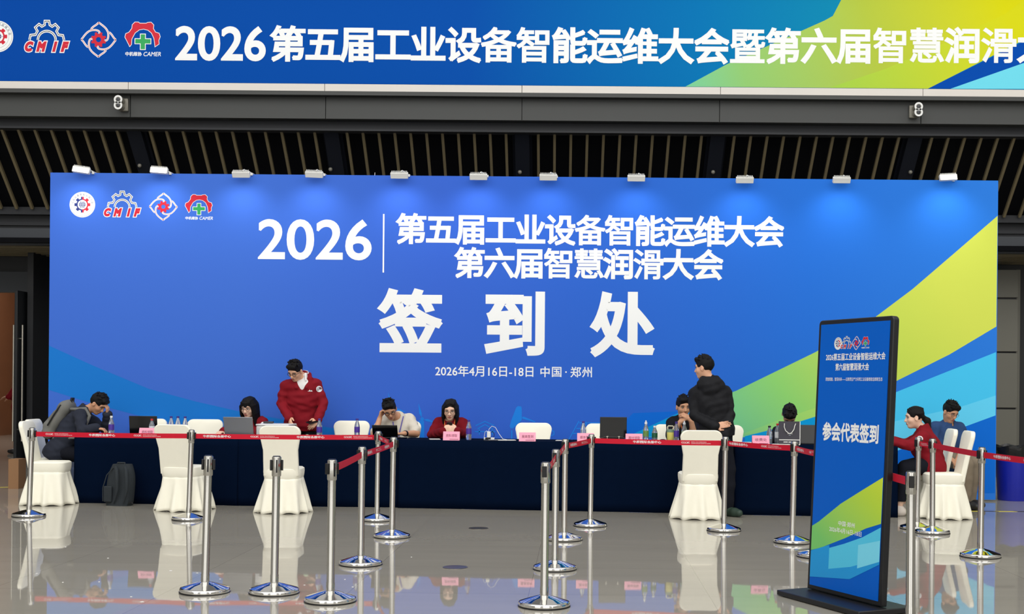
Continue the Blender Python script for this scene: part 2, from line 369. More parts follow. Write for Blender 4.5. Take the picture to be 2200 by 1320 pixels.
    def petal(k):
        R = lambda p: (p[0]*math.cos(k*PI/2)-p[1]*math.sin(k*PI/2), p[0]*math.sin(k*PI/2)+p[1]*math.cos(k*PI/2))
        def bez(p0, p1, p2, p3, n=10): return [((1-t)**3*p0[0]+3*(1-t)**2*t*p1[0]+3*(1-t)*t*t*p2[0]+t**3*p3[0], (1-t)**3*p0[1]+3*(1-t)**2*t*p1[1]+3*(1-t)*t*t*p2[1]+t**3*p3[1]) for t in np.linspace(0, 1, n)]
        a = bez((-.22, .30), (-.16, .40), (-.08, .40), (0, .50)); c = bez((0, .50), (.12, .40), (.30, .32), (.28, .10))+bez((.28, .10), (.27, -.02), (.22, -.04), (.17, -.01))[1:]
        return [R(p) for p in a], [R(p) for p in c]
    m = MB()
    for k in range(4):
        for q in petal(k): b.stroke(m, q, .055, 2)
    o3 = m.build('emblem_petals', 'white_print', parent, world, smooth=False, rel=rel)
    m = MB()
    for k in range(4):
        for q in petal(k): b.stroke(m, q, .013, 3)
    m.build('petal_line', 'red_print', o3, world, smooth=False, rel=rel)
    m = MB(); g = gear_pts((0, 0), .155, .215, 8, PI/8, .22, .2); vs = [b.P(p[0], p[1], 4) for p in g]+[b.P(.075*math.cos(math.atan2(p[1], p[0])), .075*math.sin(math.atan2(p[1], p[0])), 4) for p in g]; n = len(g)
    m.add(vs, [(i, (i+1) % n, (i+1) % n+n, i+n) for i in range(n)]); b.stroke(m, g, .02, 3.5, True)
    m.build('petal_gear', 'red_print', o3, world, smooth=False, rel=rel)
    # 4 red gear arch with green cross
    b = mk(3)
    arch = [(-.40, -.17), (-.36, -.25), (-.32, -.20), (-.31, -.05), (-.22, .12), (-.10, .21), (.02, .23), (.14, .20), (.24, .12), (.31, -.03), (.34, -.25), (.44, -.18), (.43, -.08), (.47, .02), (.44, .11), (.34, .14), (.28, .24), (.29, .34), (.22, .41), (.12, .40), (.09, .38), (-.09, .38), (-.13, .41), (-.22, .41), (-.29, .34), (-.30, .24), (-.38, .13), (-.47, .09), (-.49, 0), (-.44, -.09)]
    arch = [(a, c+.08) for a, c in arch]
    cx_ = [(-.06, .16), (.06, .16), (.06, .03), (.21, .03), (.21, -.09), (.06, -.09), (.06, -.25), (-.06, -.25), (-.06, -.09), (-.21, -.09), (-.21, .03), (-.06, .03)]
    m = MB(); b.poly(m, arch, 3); o4 = m.build('emblem_gear_arch', 'red_print', parent, world, smooth=False, rel=rel)
    m = MB(); b.stroke(m, arch, .03, 2, True); b.stroke(m, cx_, .04, 2, True); m.build('white_edge', 'white_print', o4, world, smooth=False, rel=rel)
    m = MB(); b.poly(m, cx_, 3); m.build('green_cross', 'green_print', o4, world, smooth=False, rel=rel)
    m = MB(); b.text(m, '中机维协', -.48, -.44, -.03, -.32, .03); b.text(m, 'CAMER', .02, -.44, .50, -.32, .012, shear=.2); m.build('emblem_lettering', 'white_print', o4, world, smooth=False, rel=rel)
# ================================================================ the setting
m = MB(); m.add([(-40, -12, 0), (40, -12, 0), (40, 40, 0), (-40, 40, 0)], [(0, 1, 2, 3)]); fl = struct('floor', m, 'floor', smooth=False)
fl.rotation_euler = (0, 0, math.radians(-1.0))
FD = 18.5
def zf(y): return EYE+(825.15-y)/F*FD
Z_BAN, Z_LED, Z_CAP, Z_BEAM, Z_LOW = zf(185), zf(201), zf(209.5), zf(257), zf(278)
seams = [XW(x, FD) for x in (-150, 272, 693, 1116, 1542, 1976, 2400)]
m = MB()
for a, b in zip(seams[:-1], seams[1:]): m.box(((a+b)/2, FD+.06, (Z_BAN+Z_LED)/2), (b-a-.008, .2, Z_BAN-Z_LED-.002))
struct('trim_1', m, 'ledge_silver', smooth=False)
m = MB(); m.box((0, FD+.1, (Z_LED+Z_CAP)/2-.005), (24, .36, Z_LED-Z_CAP)); struct('trim_2', m, 'beam_grey', smooth=False)
m = MB()
for a, b in zip(seams[:-1], seams[1:]): m.box(((a+b)/2, FD+.16, (Z_CAP+Z_BEAM)/2), (b-a-.012, .2, Z_CAP-Z_BEAM-.004))
m.box((0, FD+.2, (Z_CAP+Z_BEAM)/2), (24, .2, Z_CAP-Z_BEAM-.006)); struct('trim_3', m, 'beam_grey', smooth=False)
m = MB(); m.box((0, FD+.33, (Z_BEAM+Z_LOW)/2+.02), (26, .16, Z_BEAM-Z_LOW+.04)); m.box((0, FD+.30, Z_LOW+.01), (26, .22, .03)); struct('trim_4', m, 'beam_dark', smooth=False)
# sloping slatted soffit behind the fascia
S0 = Vector((0, FD+.3, Z_LOW+.06)); SL = Vector((0, 1, -.953)).normalized(); LEN = 1.62; SN = Vector((0, -.953, -1)).normalized()
RS = Matrix((Vector((1, 0, 0)), SL, SL.cross(Vector((1, 0, 0)))*-1)).transposed()
def slope_box(x, w, t, off, l0, l1, mb): mb.box(S0+Vector((x, 0, 0))+SL*((l0+l1)/2)+SN*off, (w, l1-l0, t), RS)
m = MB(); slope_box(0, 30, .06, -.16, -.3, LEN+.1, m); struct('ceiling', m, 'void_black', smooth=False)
ribs = [XW(x, FD+.4) for x in (-138, 285, 708, 1117, 1537, 1960, 2383)]
m = MB()
for x in ribs: slope_box(x, .22, .10, -.03, -.05, LEN, m); slope_box(x, .30, .02, -.10, -.05, LEN, m)
struct('trim_5', m, 'rib_dark', smooth=False)
m = MB(); ns = 0
bays = [ribs[0]-2.93]+ribs+[ribs[-1]+2.93]
for a, b in zip(bays[:-1], bays[1:]):
    for i in range(11): slope_box(a+(b-a)*((i+1)/12.0), .040, .05, .0, -.04, LEN-.02, m); ns += 1
so = m.build('ceiling_slats', 'slat_bronze', smooth=False); so['kind'] = 'structure'
yE = S0.y+SL.y*LEN; zE = S0.z+SL.z*LEN
m = MB(); m.box((0, yE+.10, zE-.02), (30, .16, .12)); m.box((0, yE+.22, zE-.28), (30, .1, .5)); m.box((0, yE+.15, zE-.22), (30, .05, .05)); struct('trim_6', m, 'beam_dark', smooth=False)
HZ1 = EYE+(816.6-491)/F*(yE+.12); HZ0 = EYE+(816.6-526)/F*(yE+.12)
m = MB(); m.box((0, yE+.22, (HZ1+HZ0)/2), (30, .2, HZ1-HZ0)); struct('trim_7', m, 'header_grey', smooth=False)
DW = 21.9
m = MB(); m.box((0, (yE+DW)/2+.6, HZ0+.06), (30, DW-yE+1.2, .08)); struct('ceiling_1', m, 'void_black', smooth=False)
m = MB()
for i in range(9): m.box((0, yE+.45+i*.22, HZ0+.0), (30, .05, .05))
o = m.build('ceiling_slats', 'slat_bronze', smooth=False); o['kind'] = 'structure'
m = MB(); m.box((0, 22.5, 7.6), (40, 8.4, .2)); m.box((0, FD+.9, 6.6), (40, .2, 2.2)); struct('ceiling_light_block', m, 'void_black', smooth=False)  # unseen slab and riser added to keep world light off the soffit
# back wall with door on the left, grey pillar on the right
xl, xr = XW(-60, DW), XW(82, DW); zt = EYE+(816-628)/F*DW
m = MB(); m.box((xr+12.2, DW+.1, 2.2), (24.4, .2, 4.4)); m.box((xl-1, DW+.1, 2.2), (2, .2, 4.4)); m.box(((xl+xr)/2, DW+.1, (zt+4.4)/2), (xr-xl, .2, 4.4-zt)); struct('wall_back', m, 'wall_dark', smooth=False)
m = MB(); m.box(((xl+xr)/2, DW-.06, EYE+(816-607)/F*DW), (xr-xl, .1, .36)); struct('trim_8', m, 'header_grey', smooth=False)
m = MB(); x = XW(100, DW); m.box((x, DW-.35, 1.85), (.10, .7, 3.7)); m.box((XW(89, DW), DW-.1, 1.85), (.08, .2, 3.7)); struct('trim_9', m, 'wall_dark', smooth=False)
m = MB(); m.box((XW(20, 33), 33, 2.5), (9, .2, 5)); struct('wall_far', m, 'wood_wall', smooth=False)
m = MB(); m.box((XW(20, 33), 32.86, .05), (9, .06, .1)); struct('baseboard_far', m, 'wall_dark', smooth=False)
m = MB(); m.box((XW(20, 28), 27.5, 5.0), (9, 11, .1)); m.box((XW(-120, 28), 27.5, 2.5), (.1, 11, 5)); m.box((XW(20, 28)+4.5, 27.5, 2.5), (.1, 11, 5)); struct('wall_side', m, 'wood_wall', smooth=False)
area('far_room_fill', (XW(20, 28), 27.5, 4.9), (XW(20, 28), 27.6, 0), 4, 6, 250, (1, .94, .88))  # added fill without a visible fitting, brightens the far wood wall
# open door leaf seen on edge, with two tall tubes as handles
dr = bpy.data.objects.new('door_1', None); COL.objects.link(dr); dr.location = (XW(82, DW-.1), DW-.12, 0); dr['kind'] = 'structure'
p0 = Vector((XW(82, DW-.1), DW-.12, 0)); p1 = Vector((XW(33, DW-1.0), DW-1.0, 0)); dv = (p1-p0); ang = math.atan2(dv.y, dv.x)
Rz = Matrix.Rotation(ang, 3, 'Z'); nrm = Rz @ Vector((0, 1, 0))
m = MB(); m.box((p0+p1)/2+Vector((0, 0, (zt-.02)/2)), (dv.length, .05, zt-.06), Rz); m.build('leaf', 'door_dark', dr, True, bevel=.004)
for sgn in (1, -1):
    m = MB(); q = p1-dv.normalized()*.09+nrm*(.075*sgn); m.tube([q+Vector((0, 0, .35)), q+Vector((0, 0, 2.33))], .017)
    for z in (.55, 2.1): m.tube([q+Vector((0, 0, z)), q-nrm*(.06*sgn)+Vector((0, 0, z))], .01)
    m.build('door_handle', 'steel_tube', dr, True)
# right pillar clad in grey panels
PD = 21.2; zp = 3.45
m = MB(); xa, xb = XW(2090, PD), XW(2186, PD)
zs = [0.12, EYE+(834.8-879)/F*PD, EYE+(834.8-758)/F*PD, EYE+(834.8-642)/F*PD, zp]
for a, b in zip(zs[:-1], zs[1:]): m.box(((xa+xb)/2, PD+.3, (a+b)/2), (xb-xa, .6, b-a-.03))
m.box((XW(2191, PD), PD+.35, zp/2+.06), (.07, .5, zp-.12)); struct('wall_pillar', m, 'wall_panel_grey', smooth=False, bevel=.006)
m = MB(); m.box(((xa+xb)/2, PD+.32, zp/2), (xb-xa-.03, .56, zp-.02)); m.box(((xa+xb)/2, PD+.3, .06), (xb-xa, .62, .12)); struct('baseboard_pillar', m, 'seam_dark', smooth=False)
m = MB(); m.box((-15, 10, 4), (.2, 40, 8)); struct('wall_left', m, 'hall_wall', smooth=False)
m = MB(); m.box((15, 10, 4), (.2, 40, 8)); struct('wall_right', m, 'hall_wall', smooth=False)
# ================================================================ upper banner
bn = thing('banner', 'long blue and lime banner with white conference title stretched along the roof edge', 'banner', (0, FD, Z_BAN))
ramp_mat('banner_print', (1, 0, 0), [(XW(-50, FD), (0, 68, 158)), (XW(1000, FD), (0, 75, 164)), (XW(1500, FD), (0, 112, 174)), (XW(1800, FD), (8, 132, 172)), (XW(2400, FD), (8, 124, 180))])
ramp_mat('banner_lime', (1, 0, .3), [(XW(1480, FD), (120, 200, 150)), (XW(1600, FD), (142, 196, 112)), (XW(1900, FD), (174, 192, 66)), (XW(2200, FD), (210, 208, 16))])
mat('banner_cyan', (110, 212, 232), .65, spec=.06); mat('banner_blue', (0, 72, 168), .65, spec=.06)
ramp_mat('banner_lime_shade', (1, 0, .3), [(XW(1480, FD), (112, 192, 130)), (XW(1700, FD), (146, 200, 80)), (XW(2200, FD), (208, 208, 24))])
ZT = zf(-140)
m = MB(); m.box((XW(1100, FD), FD-.02, (Z_BAN+ZT)/2+.002), (XW(2500, FD)-XW(-200, FD), .04, ZT-Z_BAN)); pan = m.build('panel', 'banner_print', bn, True, smooth=False)
BB = Board((0, FD-.0405, 0), (1, 0, 0), (0, 0, 1), .0006)
def pb(x, y): p = W(x, y, FD); return (p.x, p.z)
def clampz(q): return [(a, max(Z_BAN+.004, c)) for a, c in q]
m = MB(); BB.poly(m, clampz([pb(*p) for p in [(1472, 193), (1560, 140), (1770, 46), (1788, 36), (1812, -10), (1860, -130), (2480, -130), (2480, -30), (2200, 86), (1992, 193)]]), 1); m.build('printed_swoosh', 'banner_lime', bn, True, smooth=False)
m = MB(); BB.poly(m, clampz([pb(*p) for p in [(1780, 193), (1900, 150), (2060, 80), (2160, 30), (2200, 0), (2200, 86), (1992, 193)]]), 2); m.build('printed_swoosh', 'banner_lime_shade', bn, True, smooth=False)
m = MB(); BB.poly(m, clampz([pb(*p) for p in [(1992, 193), (2210, 84), (2480, -30), (2480, 60), (2200, 136), (2040, 193)]]), 3); m.build('printed_band', 'banner_blue', bn, True, smooth=False)
m = MB(); BB.poly(m, clampz([pb(*p) for p in [(2040, 193), (2200, 136), (2480, 60), (2480, 193)]]), 3); m.build('printed_band', 'banner_cyan', bn, True, smooth=False)
def btext(bd, mb, fn, body, x0, y0, x1, y1, **k):
    p = fn(x0, y1); q = fn(x1, y0); bd.text(mb, body, p[0], p[1], q[0], q[1], **k)
m = MB()
btext(BB, m, pb, '2026', 378, 58, 573, 132, bold=.024, layer=5, res=6)
cs = '第五届工业设备智能运维大会暨第六届智慧润滑大会'
for i, ch in enumerate(cs):
    cx = 620+i*74.9+i*i*.065; cy = 97+min(i, 12)*.45-(max(i-12, 0))*.25
    A, fs = glyphs(ch, .022 if ch in '慧智滑暨备' else .031, 3); s = 79*FD/F; p = pb(cx, cy)
    m.add([BB.P(p[0]+(a-.5)*s, p[1]+(c-.36)*s, 5+q) for a, c, q in A], fs)
m.build('title_lettering', 'white_print', bn, True, smooth=False)
k_ = FD/F
emblems(BB, [pb(-3, 80)+(68*k_, 1), pb(103, 84)+(64*k_, .88), pb(214, 87)+(74*k_, 1.0), pb(309, 88)+(78*k_, 1.0)], bn)
# ================================================================ back board
BD = 15.2
bk = thing('backdrop_panel', 'huge blue event backdrop board with white registration title behind the tables', 'backdrop', (XW(1123, BD), BD, 0))
bk['kind'] = 'thing'
ramp_mat('board_print', (1, 0, 0), [(-6.4, (64, 108, 206)), (-3.5, (64, 108, 204)), (-1, (56, 98, 200)), (1, (46, 98, 198)), (3.5, (38, 108, 208)), (6, (44, 120, 216))])
xL, xR, zB = W(105.5, 700, BD).x, W(2142, 700, BD).x, EYE+(825.2-379.5)/F*BD
m = MB(); m.box(((xL+xR)/2, BD+.04, zB/2+.01), (xR-xL, .08, zB-.02)); m.build('panel', 'board_print', bk, True, smooth=False)
for i in range(6):
    m = MB(); x = xL+.6+i*(xR-xL-1.2)/5
    m.box((x, BD+.12, 1.7), (.04, .06, 3.4)); m.box((x, BD+.5, .02), (.05, .8, .04)); m.tube([(x, BD+.85, .04), (x, BD+.12, 1.6)], .015); m.build('support_frame', 'steel_tube', bk, True)
B2 = Board((0, BD, 0), (1, 0, 0), (0, 0, 1), .0005)
def pk(x, y): p = W(x, y, BD); return (p.x, p.z)
ramp_mat('board_swoosh', (.8, 0, .55), [(1.55, (70, 180, 196)), (2.4, (112, 196, 150)), (3.3, (140, 208, 112)), (4.4, (186, 210, 84)), (5.6, (204, 216, 88))])
ramp_mat('board_swoosh_soft', (.8, 0, .55), [(1.55, (80, 184, 190)), (2.4, (122, 200, 140)), (3.3, (156, 212, 110)), (4.4, (200, 222, 86))])
mat('board_cyan', (70, 192, 238), .65, spec=.06); mat('board_cyan_soft', (96, 204, 242), .65, spec=.06); mat('board_azure', (10, 150, 214), .65, spec=.06); mat('board_deep', (16, 104, 208), .65, spec=.06)
def flat(name, mt, polys, layer):
    m = MB()
    for i, p in enumerate(polys): B2.poly(m, [pk(*q) for q in p], layer+i*.2)
    return m.build(name, mt, bk, True, smooth=False)
flat('printed_swoosh', 'design_blue', [[(105.3, 743), (200, 786), (320, 836), (420, 863), (512, 884), (620, 904), (740, 925), (740, 960), (520, 945), (420, 922), (330, 902), (190, 865), (104.2, 838)]], 1)
flat('printed_swoosh', 'board_swoosh', [[(2143.3, 464), (2060, 536), (1960, 622), (1880, 682), (1752, 757), (1582, 840), (1480, 877), (1345, 940), (1600, 940), (1700, 916), (1760, 893), (1928, 818), (2040, 762), (2140.5, 702)]], 1)
flat('printed_swoosh', 'board_swoosh_soft', [[(1590, 935), (1680, 900), (1780, 868), (1900, 815), (1900, 828), (1760, 893), (1660, 930)]], 2)
flat('printed_band', 'board_azure', [[(1345, 940), (1480, 877), (1520, 862), (1560, 935)], [(1600, 938), (1680, 918), (1770, 890), (1770, 960), (1600, 960)]], 2)
flat('printed_band', 'board_deep', [[(1360, 888), (1462, 884), (1345, 940), (1300, 950)]], 1)
flat('printed_swoosh', 'board_cyan', [[(2140, 757), (1925, 843), (1760, 905), (1760, 1000), (1930, 968), (2060, 922), (2138.8, 893)]], 1)
flat('printed_swoosh', 'board_cyan_soft', [[(2139.3, 850), (2060, 876), (1925, 905), (1760, 940), (1760, 1000), (1930, 968), (2060, 922), (2138.8, 893)]], 2)
flat('printed_band', 'board_deep', [[(2138.8, 893), (2060, 922), (1930, 968), (1760, 1000), (1760, 1060), (2137.3, 1060)]], 2)
# skyline pictograms printed low on the board
def blade(c, t, l, w=7):
    d = (math.cos(t), -math.sin(t)); n = (d[1], -d[0])
    return [(c[0]+d[0]*3, c[1]+d[1]*3), (c[0]+d[0]*l*.35+n[0]*w*.5, c[1]+d[1]*l*.35+n[1]*w*.5), (c[0]+d[0]*l, c[1]+d[1]*l), (c[0]+d[0]*l*.35-n[0]*w*.3, c[1]+d[1]*l*.35-n[1]*w*.3)]
flat('printed_turbine', 'design_icon', [blade((907, 901), math.radians(a), l) for a, l in ((103, 36), (-15, 34), (222, 24))]+[[(903, 905), (911, 905), (912, 950), (902, 950)], [(907+4*math.cos(t), 901+4*math.sin(t)) for t in np.linspace(0, 2*PI, 13)[:-1]]], 2)
flat('printed_turbine', 'design_icon', [blade((842, 878), math.radians(a), l) for a, l in ((103, 36), (-15, 34), (222, 24))]+[[(838, 882), (846, 882), (847, 950), (837, 950)]], 2)
flat('printed_aircraft', 'design_icon', [[(1095, 916), (1098, 905), (1109, 876), (1113, 873), (1120, 874), (1121, 879), (1121, 903), (1102, 921), (1097, 921)], [(1122, 900), (1122, 896), (1126, 896), (1150, 906), (1150, 908)], [(1098, 925), (1101, 925), (1101, 950), (1098, 950)]], 2)
for nm, qs in (('printed_pavilion', ([(1022, 915), (1042, 906), (1062, 915)], [(1026, 922), (1042, 913), (1058, 922), (1058, 935)], [(1030, 935), (1030, 922)], [(1020, 928), (1064, 928)])), ('printed_track', ([(1244, 905), (1222, 945)], [(1244, 909), (1290, 909)], [(1238, 921), (1270, 921)], [(1230, 932), (1262, 932)], [(1260, 910), (1240, 945)])), ('printed_wheel', ([(1185, 925), (1190, 928), (1190, 934), (1184, 937)],))):
    m = MB()
    for q in qs: B2.stroke(m, [pk(*p) for p in q], .012, 2)
    m.build(nm, 'design_icon', bk, True, smooth=False)
m = MB()
btext(B2, m, pk, '2026', 554, 472, 799, 558, bold=.018, layer=3, res=6)
m.build('year_lettering', 'white_print', bk, True, smooth=False)
m = MB(); B2.stroke(m, [pk(824.5, 460), pk(823.5, 586)], 3.2*BD/F, 3); m.build('divider_line', 'white_print', bk, True, smooth=False)
for body, y, x0, st in (('第五届工业设备智能运维大会', 493, 883.5, 64.05), ('第六届智慧润滑大会', 566, 1009, 64.05)):
    m = MB(); s = 68*BD/F
    for i, ch in enumerate(body):
        A, fs = glyphs(ch, .021 if ch in '慧智滑备' else .029, 3); p = pk(x0+i*st, y+i*.0085*64)
        m.add([B2.P(p[0]+(a-.5)*s, p[1]+(c-.36)*s, 3+q) for a, c, q in A], fs)
    m.build('title_lettering', 'white_print', bk, True, smooth=False)
for ch, b in (('签', (809, 620, 952, 757)), ('到', (1040, 627, 1171, 764)), ('处', (1266, 627, 1408, 768))):
    m = MB(); btext(B2, m, pk, ch, *b, bold=.036, layer=3, res=5); m.build('sign_in_character', 'white_print', bk, True, smooth=False)
m = MB(); btext(B2, m, pk, '2026年4月16日-18日', 935, 787, 1146, 809, bold=.012, layer=3); m.build('date_lettering', 'white_print', bk, True, smooth=False)
m = MB()
for ch, x in (('中', 1171), ('国', 1196), ('·', 1216), ('郑', 1237), ('州', 1261)):
    A, fs = glyphs(ch, .012, 3); s = 24*BD/F; p = pk(x, 799.5+(x-1171)*.0085); lo = A.min(0); hi = A.max(0); cc = (lo+hi)/2
    m.add([B2.P(p[0]+(a-cc[0])*s, p[1]+(c-cc[1])*s, 3+q) for a, c, q in A], fs)
m.build('place_lettering', 'white_print', bk, True, smooth=False)
k_ = BD/F
emblems(B2, [pk(177, 440)+(55*k_, 1), pk(262.5, 442)+(52*k_, .9), pk(351, 444.5)+(58*k_, 1.02), pk(427.5, 447)+(58*k_, 1.04)], bk)
# flood lamps clamped along the top edge
fl_x = [(175, 366, 8), (342, 367, 4), (518, 375, 0), (675, 375, 2), (858, 377, 0), (1028, 380, 0), (1178, 381, 0), (1367, 383, 0), (1600, 387, 0), (1808, 387, 0), (2037, 382, -3)]
names = ['first from left, above the round seal emblem', 'second from left, bright face showing', 'third from left, finned back showing', 'fourth from left, beside a dark roof rib', 'fifth from left, above the number 2026 end',
         'sixth from left, near the middle of the board', 'seventh from left, right of the middle rib', 'eighth from left, above the title end', 'ninth from left, beyond the fourth roof rib', 'tenth from left, short of the last roof rib', 'last on the right, at the lime corner']
for (x, y, tl), nm in zip(fl_x, names):
    p = W(x, y, BD-.12); r = thing('flood_lamp', 'white flood lamp on backdrop top edge, '+nm, 'lamp', p, 0, 'flood lamps along the backdrop')
    bright = nm.startswith(('first', 'second', 'last'))
    R = Matrix.Rotation(math.radians(tl), 3, 'Y') @ Matrix.Rotation(math.radians(28 if not bright else -12), 3, 'X')
    m = MB(); m.box((0, 0, 0), (.215, .05, .075), R); hs = m.build('housing', 'fixture_white', r, bevel=.008)
    m = MB()
    for i in range(11): m.box(R @ Vector((-.09+i*.018, .0, .042)), (.006, .045, .02), R)
    m.build('cooling_fins', 'fixture_white', r)
    m = MB(); m.box(R @ Vector((0, -.026 if bright else .027, -.008)), (.19, .006, .05), R); m.build('lamp_face', 'lamp_glow' if bright else 'fixture_grey', r)
    m = MB(); zt_ = zB-p.z; m.tube([R @ Vector((.02, 0, .05)), R @ Vector((.03, .05, .045)), (.09, .13, zt_+.02), (.10, .13, zt_-.02)], .006); m.box((.10, .155, zt_-.0), (.03, .1, .03)); m.build('clamp_arm', 'fixture_white', r)
    l = bpy.data.lights.new('flood_lamp_light', 'SPOT'); l.energy = 8 if not bright else 9; l.spot_size = math.radians(110); l.spot_blend = 1; l.shadow_soft_size = .06; l.color = (.95, .97, 1)
    lo = bpy.data.objects.new('flood_lamp_light', l); COL.objects.link(lo); lo.parent = r; lo.location = (0, -.33, -.05); lo.rotation_euler = (Vector((0, .75, -1))).to_track_quat('-Z', 'Y').to_euler()
m = MB(); m.tube([W(780, 381, BD+.03)+Vector((0, 0, 0)), W(786, 379, BD+.03), W(797, 378, BD+.03), W(806, 379, BD+.03), W(812, 382, BD+.03)], .004); m.tube([W(805, 379, BD+.03), W(805.5, 371, BD+.03)], .003)
tag(m.build('cable', 'cord_white'), 'short white cable looped over the backdrop top edge left of middle', 'cable')
# twin-lens fittings on the grey beam and small round heads on the ribs
for (x, y), sx, lb in (((257, 222), -1, 'white twin-lens fitting shaped like an eight on grey beam, above the emblems end'), ((1971, 237), 1, 'white twin-lens fitting shaped like an eight on grey beam, above the lime swoosh')):
    p = W(x, y, FD-.06); r = thing('twin_spotlight', lb, 'light', p, 0, 'twin-lens fittings on the beam')
    m = MB(); m.box((-.035*sx, .09, -.005), (.13, .05, .19)); m.build('mount_plate', 'fixture_grey', r, bevel=.01)
    m = MB(); RX = Matrix.Rotation(PI/2, 3, 'X')
    for z in (.043, -.043): m.lathe([(.058, -.06), (.062, .0), (.062, .06), (.058, .065)], (0, .0, z), 24, R=RX)
    m.build('housing', 'fixture_grey', r)
    m = MB(); b_ = Board((0, -.067, 0), (1, 0, 0), (0, 0, 1), .001)
    for z in (.043, -.043): b_.ring(m, (0, z), .038, .063, 1, 24)
    m.build('rim', 'white_plastic', r, smooth=False)
    for z in (.043, -.043): m = MB(); m.ell((0, -.066, z), (.03, .008, .03)); m.build('lens', 'dark_grey_plastic', r)
for i, (x, y) in enumerate(((300, 356), (710, 364), (1117, 370), (1532, 370), (1956, 370))):
    t_ = ['leftmost of five along the soffit', 'second from left, below a dark rib', 'middle one of five along the soffit', 'fourth from left, below a dark rib', 'rightmost of five along the soffit'][i]
    l = (y-278)/F*FD/.80; d = FD+.3+SL.y*LEN*.52; p = W(x, y, d-.12)
    m = MB(); m.ell(p, (.032, .032, .032)); m.tube([p, p+Vector((0, .16, .0))], .018); tag(m.build('sprinkler_head', 'fixture_grey'), 'small round grey head on dark roof rib, '+t_, 'sprinkler', 'round heads on the roof ribs')
# ================================================================ tables with navy cloths
TBL = .763
def tablef(xa, xb, da, db, label, depth=.60):
    "cloth-covered table: front edge runs from photo column xa (distance da) to xb (distance db)"
    A = Vector((XW(xa, da), da, 0)); B = Vector((XW(xb, db), db, 0)); L = (B-A).length; ang = math.atan2(B.y-A.y, B.x-A.x)
    r = thing('cloth_covered_table', label, 'table', A, ang, 'row of cloth-covered tables')
    m = MB(); N = 60
    m.box((L/2, depth/2, TBL-.004), (L-.004, depth, .008)); m.build('tabletop_cloth', 'navy_cloth', r, bevel=.004)
    def panel(P, Q, amp, nm):
        P = Vector(P); Q = Vector(Q); u = (Q-P); n = Vector((u.y, -u.x, 0)).normalized(); mm = MB(); rows = 8; vs = []
        for j in range(rows+1):
            z = TBL-.002-(TBL-.0028)*j/rows; t = j/rows
            for i in range(N+1):
                s = i/N; e = min(s, 1-s)*u.length
                w = amp*t*(math.sin(s*u.length*7.3+P.x*3)+.6*math.sin(s*u.length*13.1+1.3))+.010*t*math.exp(-e*9)
                q = P+u*s+n*max(w*.5+amp*t*.6, .0005); vs.append((q.x, q.y, z))
        K = len(vs); vs2 = [(a-n.x*-.004*-1, b-n.y*.004, c) for a, b, c in vs]
        mm.add(vs, [(j*(N+1)+i, j*(N+1)+i+1, (j+1)*(N+1)+i+1, (j+1)*(N+1)+i) for j in range(rows) for i in range(N)])
        o = mm.build(nm, 'navy_cloth', r); md = o.modifiers.new('thickness', 'SOLIDIFY'); md.thickness = .003; md.offset = -1
    panel((0, 0, 0), (L, 0, 0), .010, 'front_drape'); panel((L, 0, 0), (L, depth, 0), .006, 'end_drape'); panel((0, depth, 0), (0, 0, 0), .006, 'end_drape')
    m = MB()
    for x in (.06, L-.06):
        for y in (.08, depth-.06): m.tube([(x, y, .004), (x, y, TBL-.012)], .014)
    return r
tablef(161, 512.3, 14.07, 13.90, 'navy cloth-covered table at the left end, with the dark laptop and a backpack in front')
tablef(512.5, 858, 13.90, 13.84, 'navy cloth-covered table carrying the white printer, second from the left end')
tablef(858, 1219.5, 13.80, 13.62, 'navy cloth-covered table in the middle, bare front facing the empty floor')
tablef(1219.5, 1579, 13.62, 13.42, 'navy cloth-covered table with drinks and a black screen, behind the belt')
tablef(1579, 1930, 13.38, 13.22, 'navy cloth-covered table carrying the gift bag, partly behind the standing sign')
def tdist(px, back=.3):
    for xa, xb, da, db in ((161, 511, 14.07, 13.9), (513, 856, 13.9, 13.84), (859, 1219, 13.8, 13.62), (1220, 1578, 13.62, 13.42), (1580, 1930, 13.38, 13.22)):
        if px <= xb+1: return da+(db-da)*(px-xa)/(xb-xa)+back
    return 13.22+back
def T(px, back=.3): d = tdist(px, back); return Vector((XW(px, d)-0.0, d, TBL))
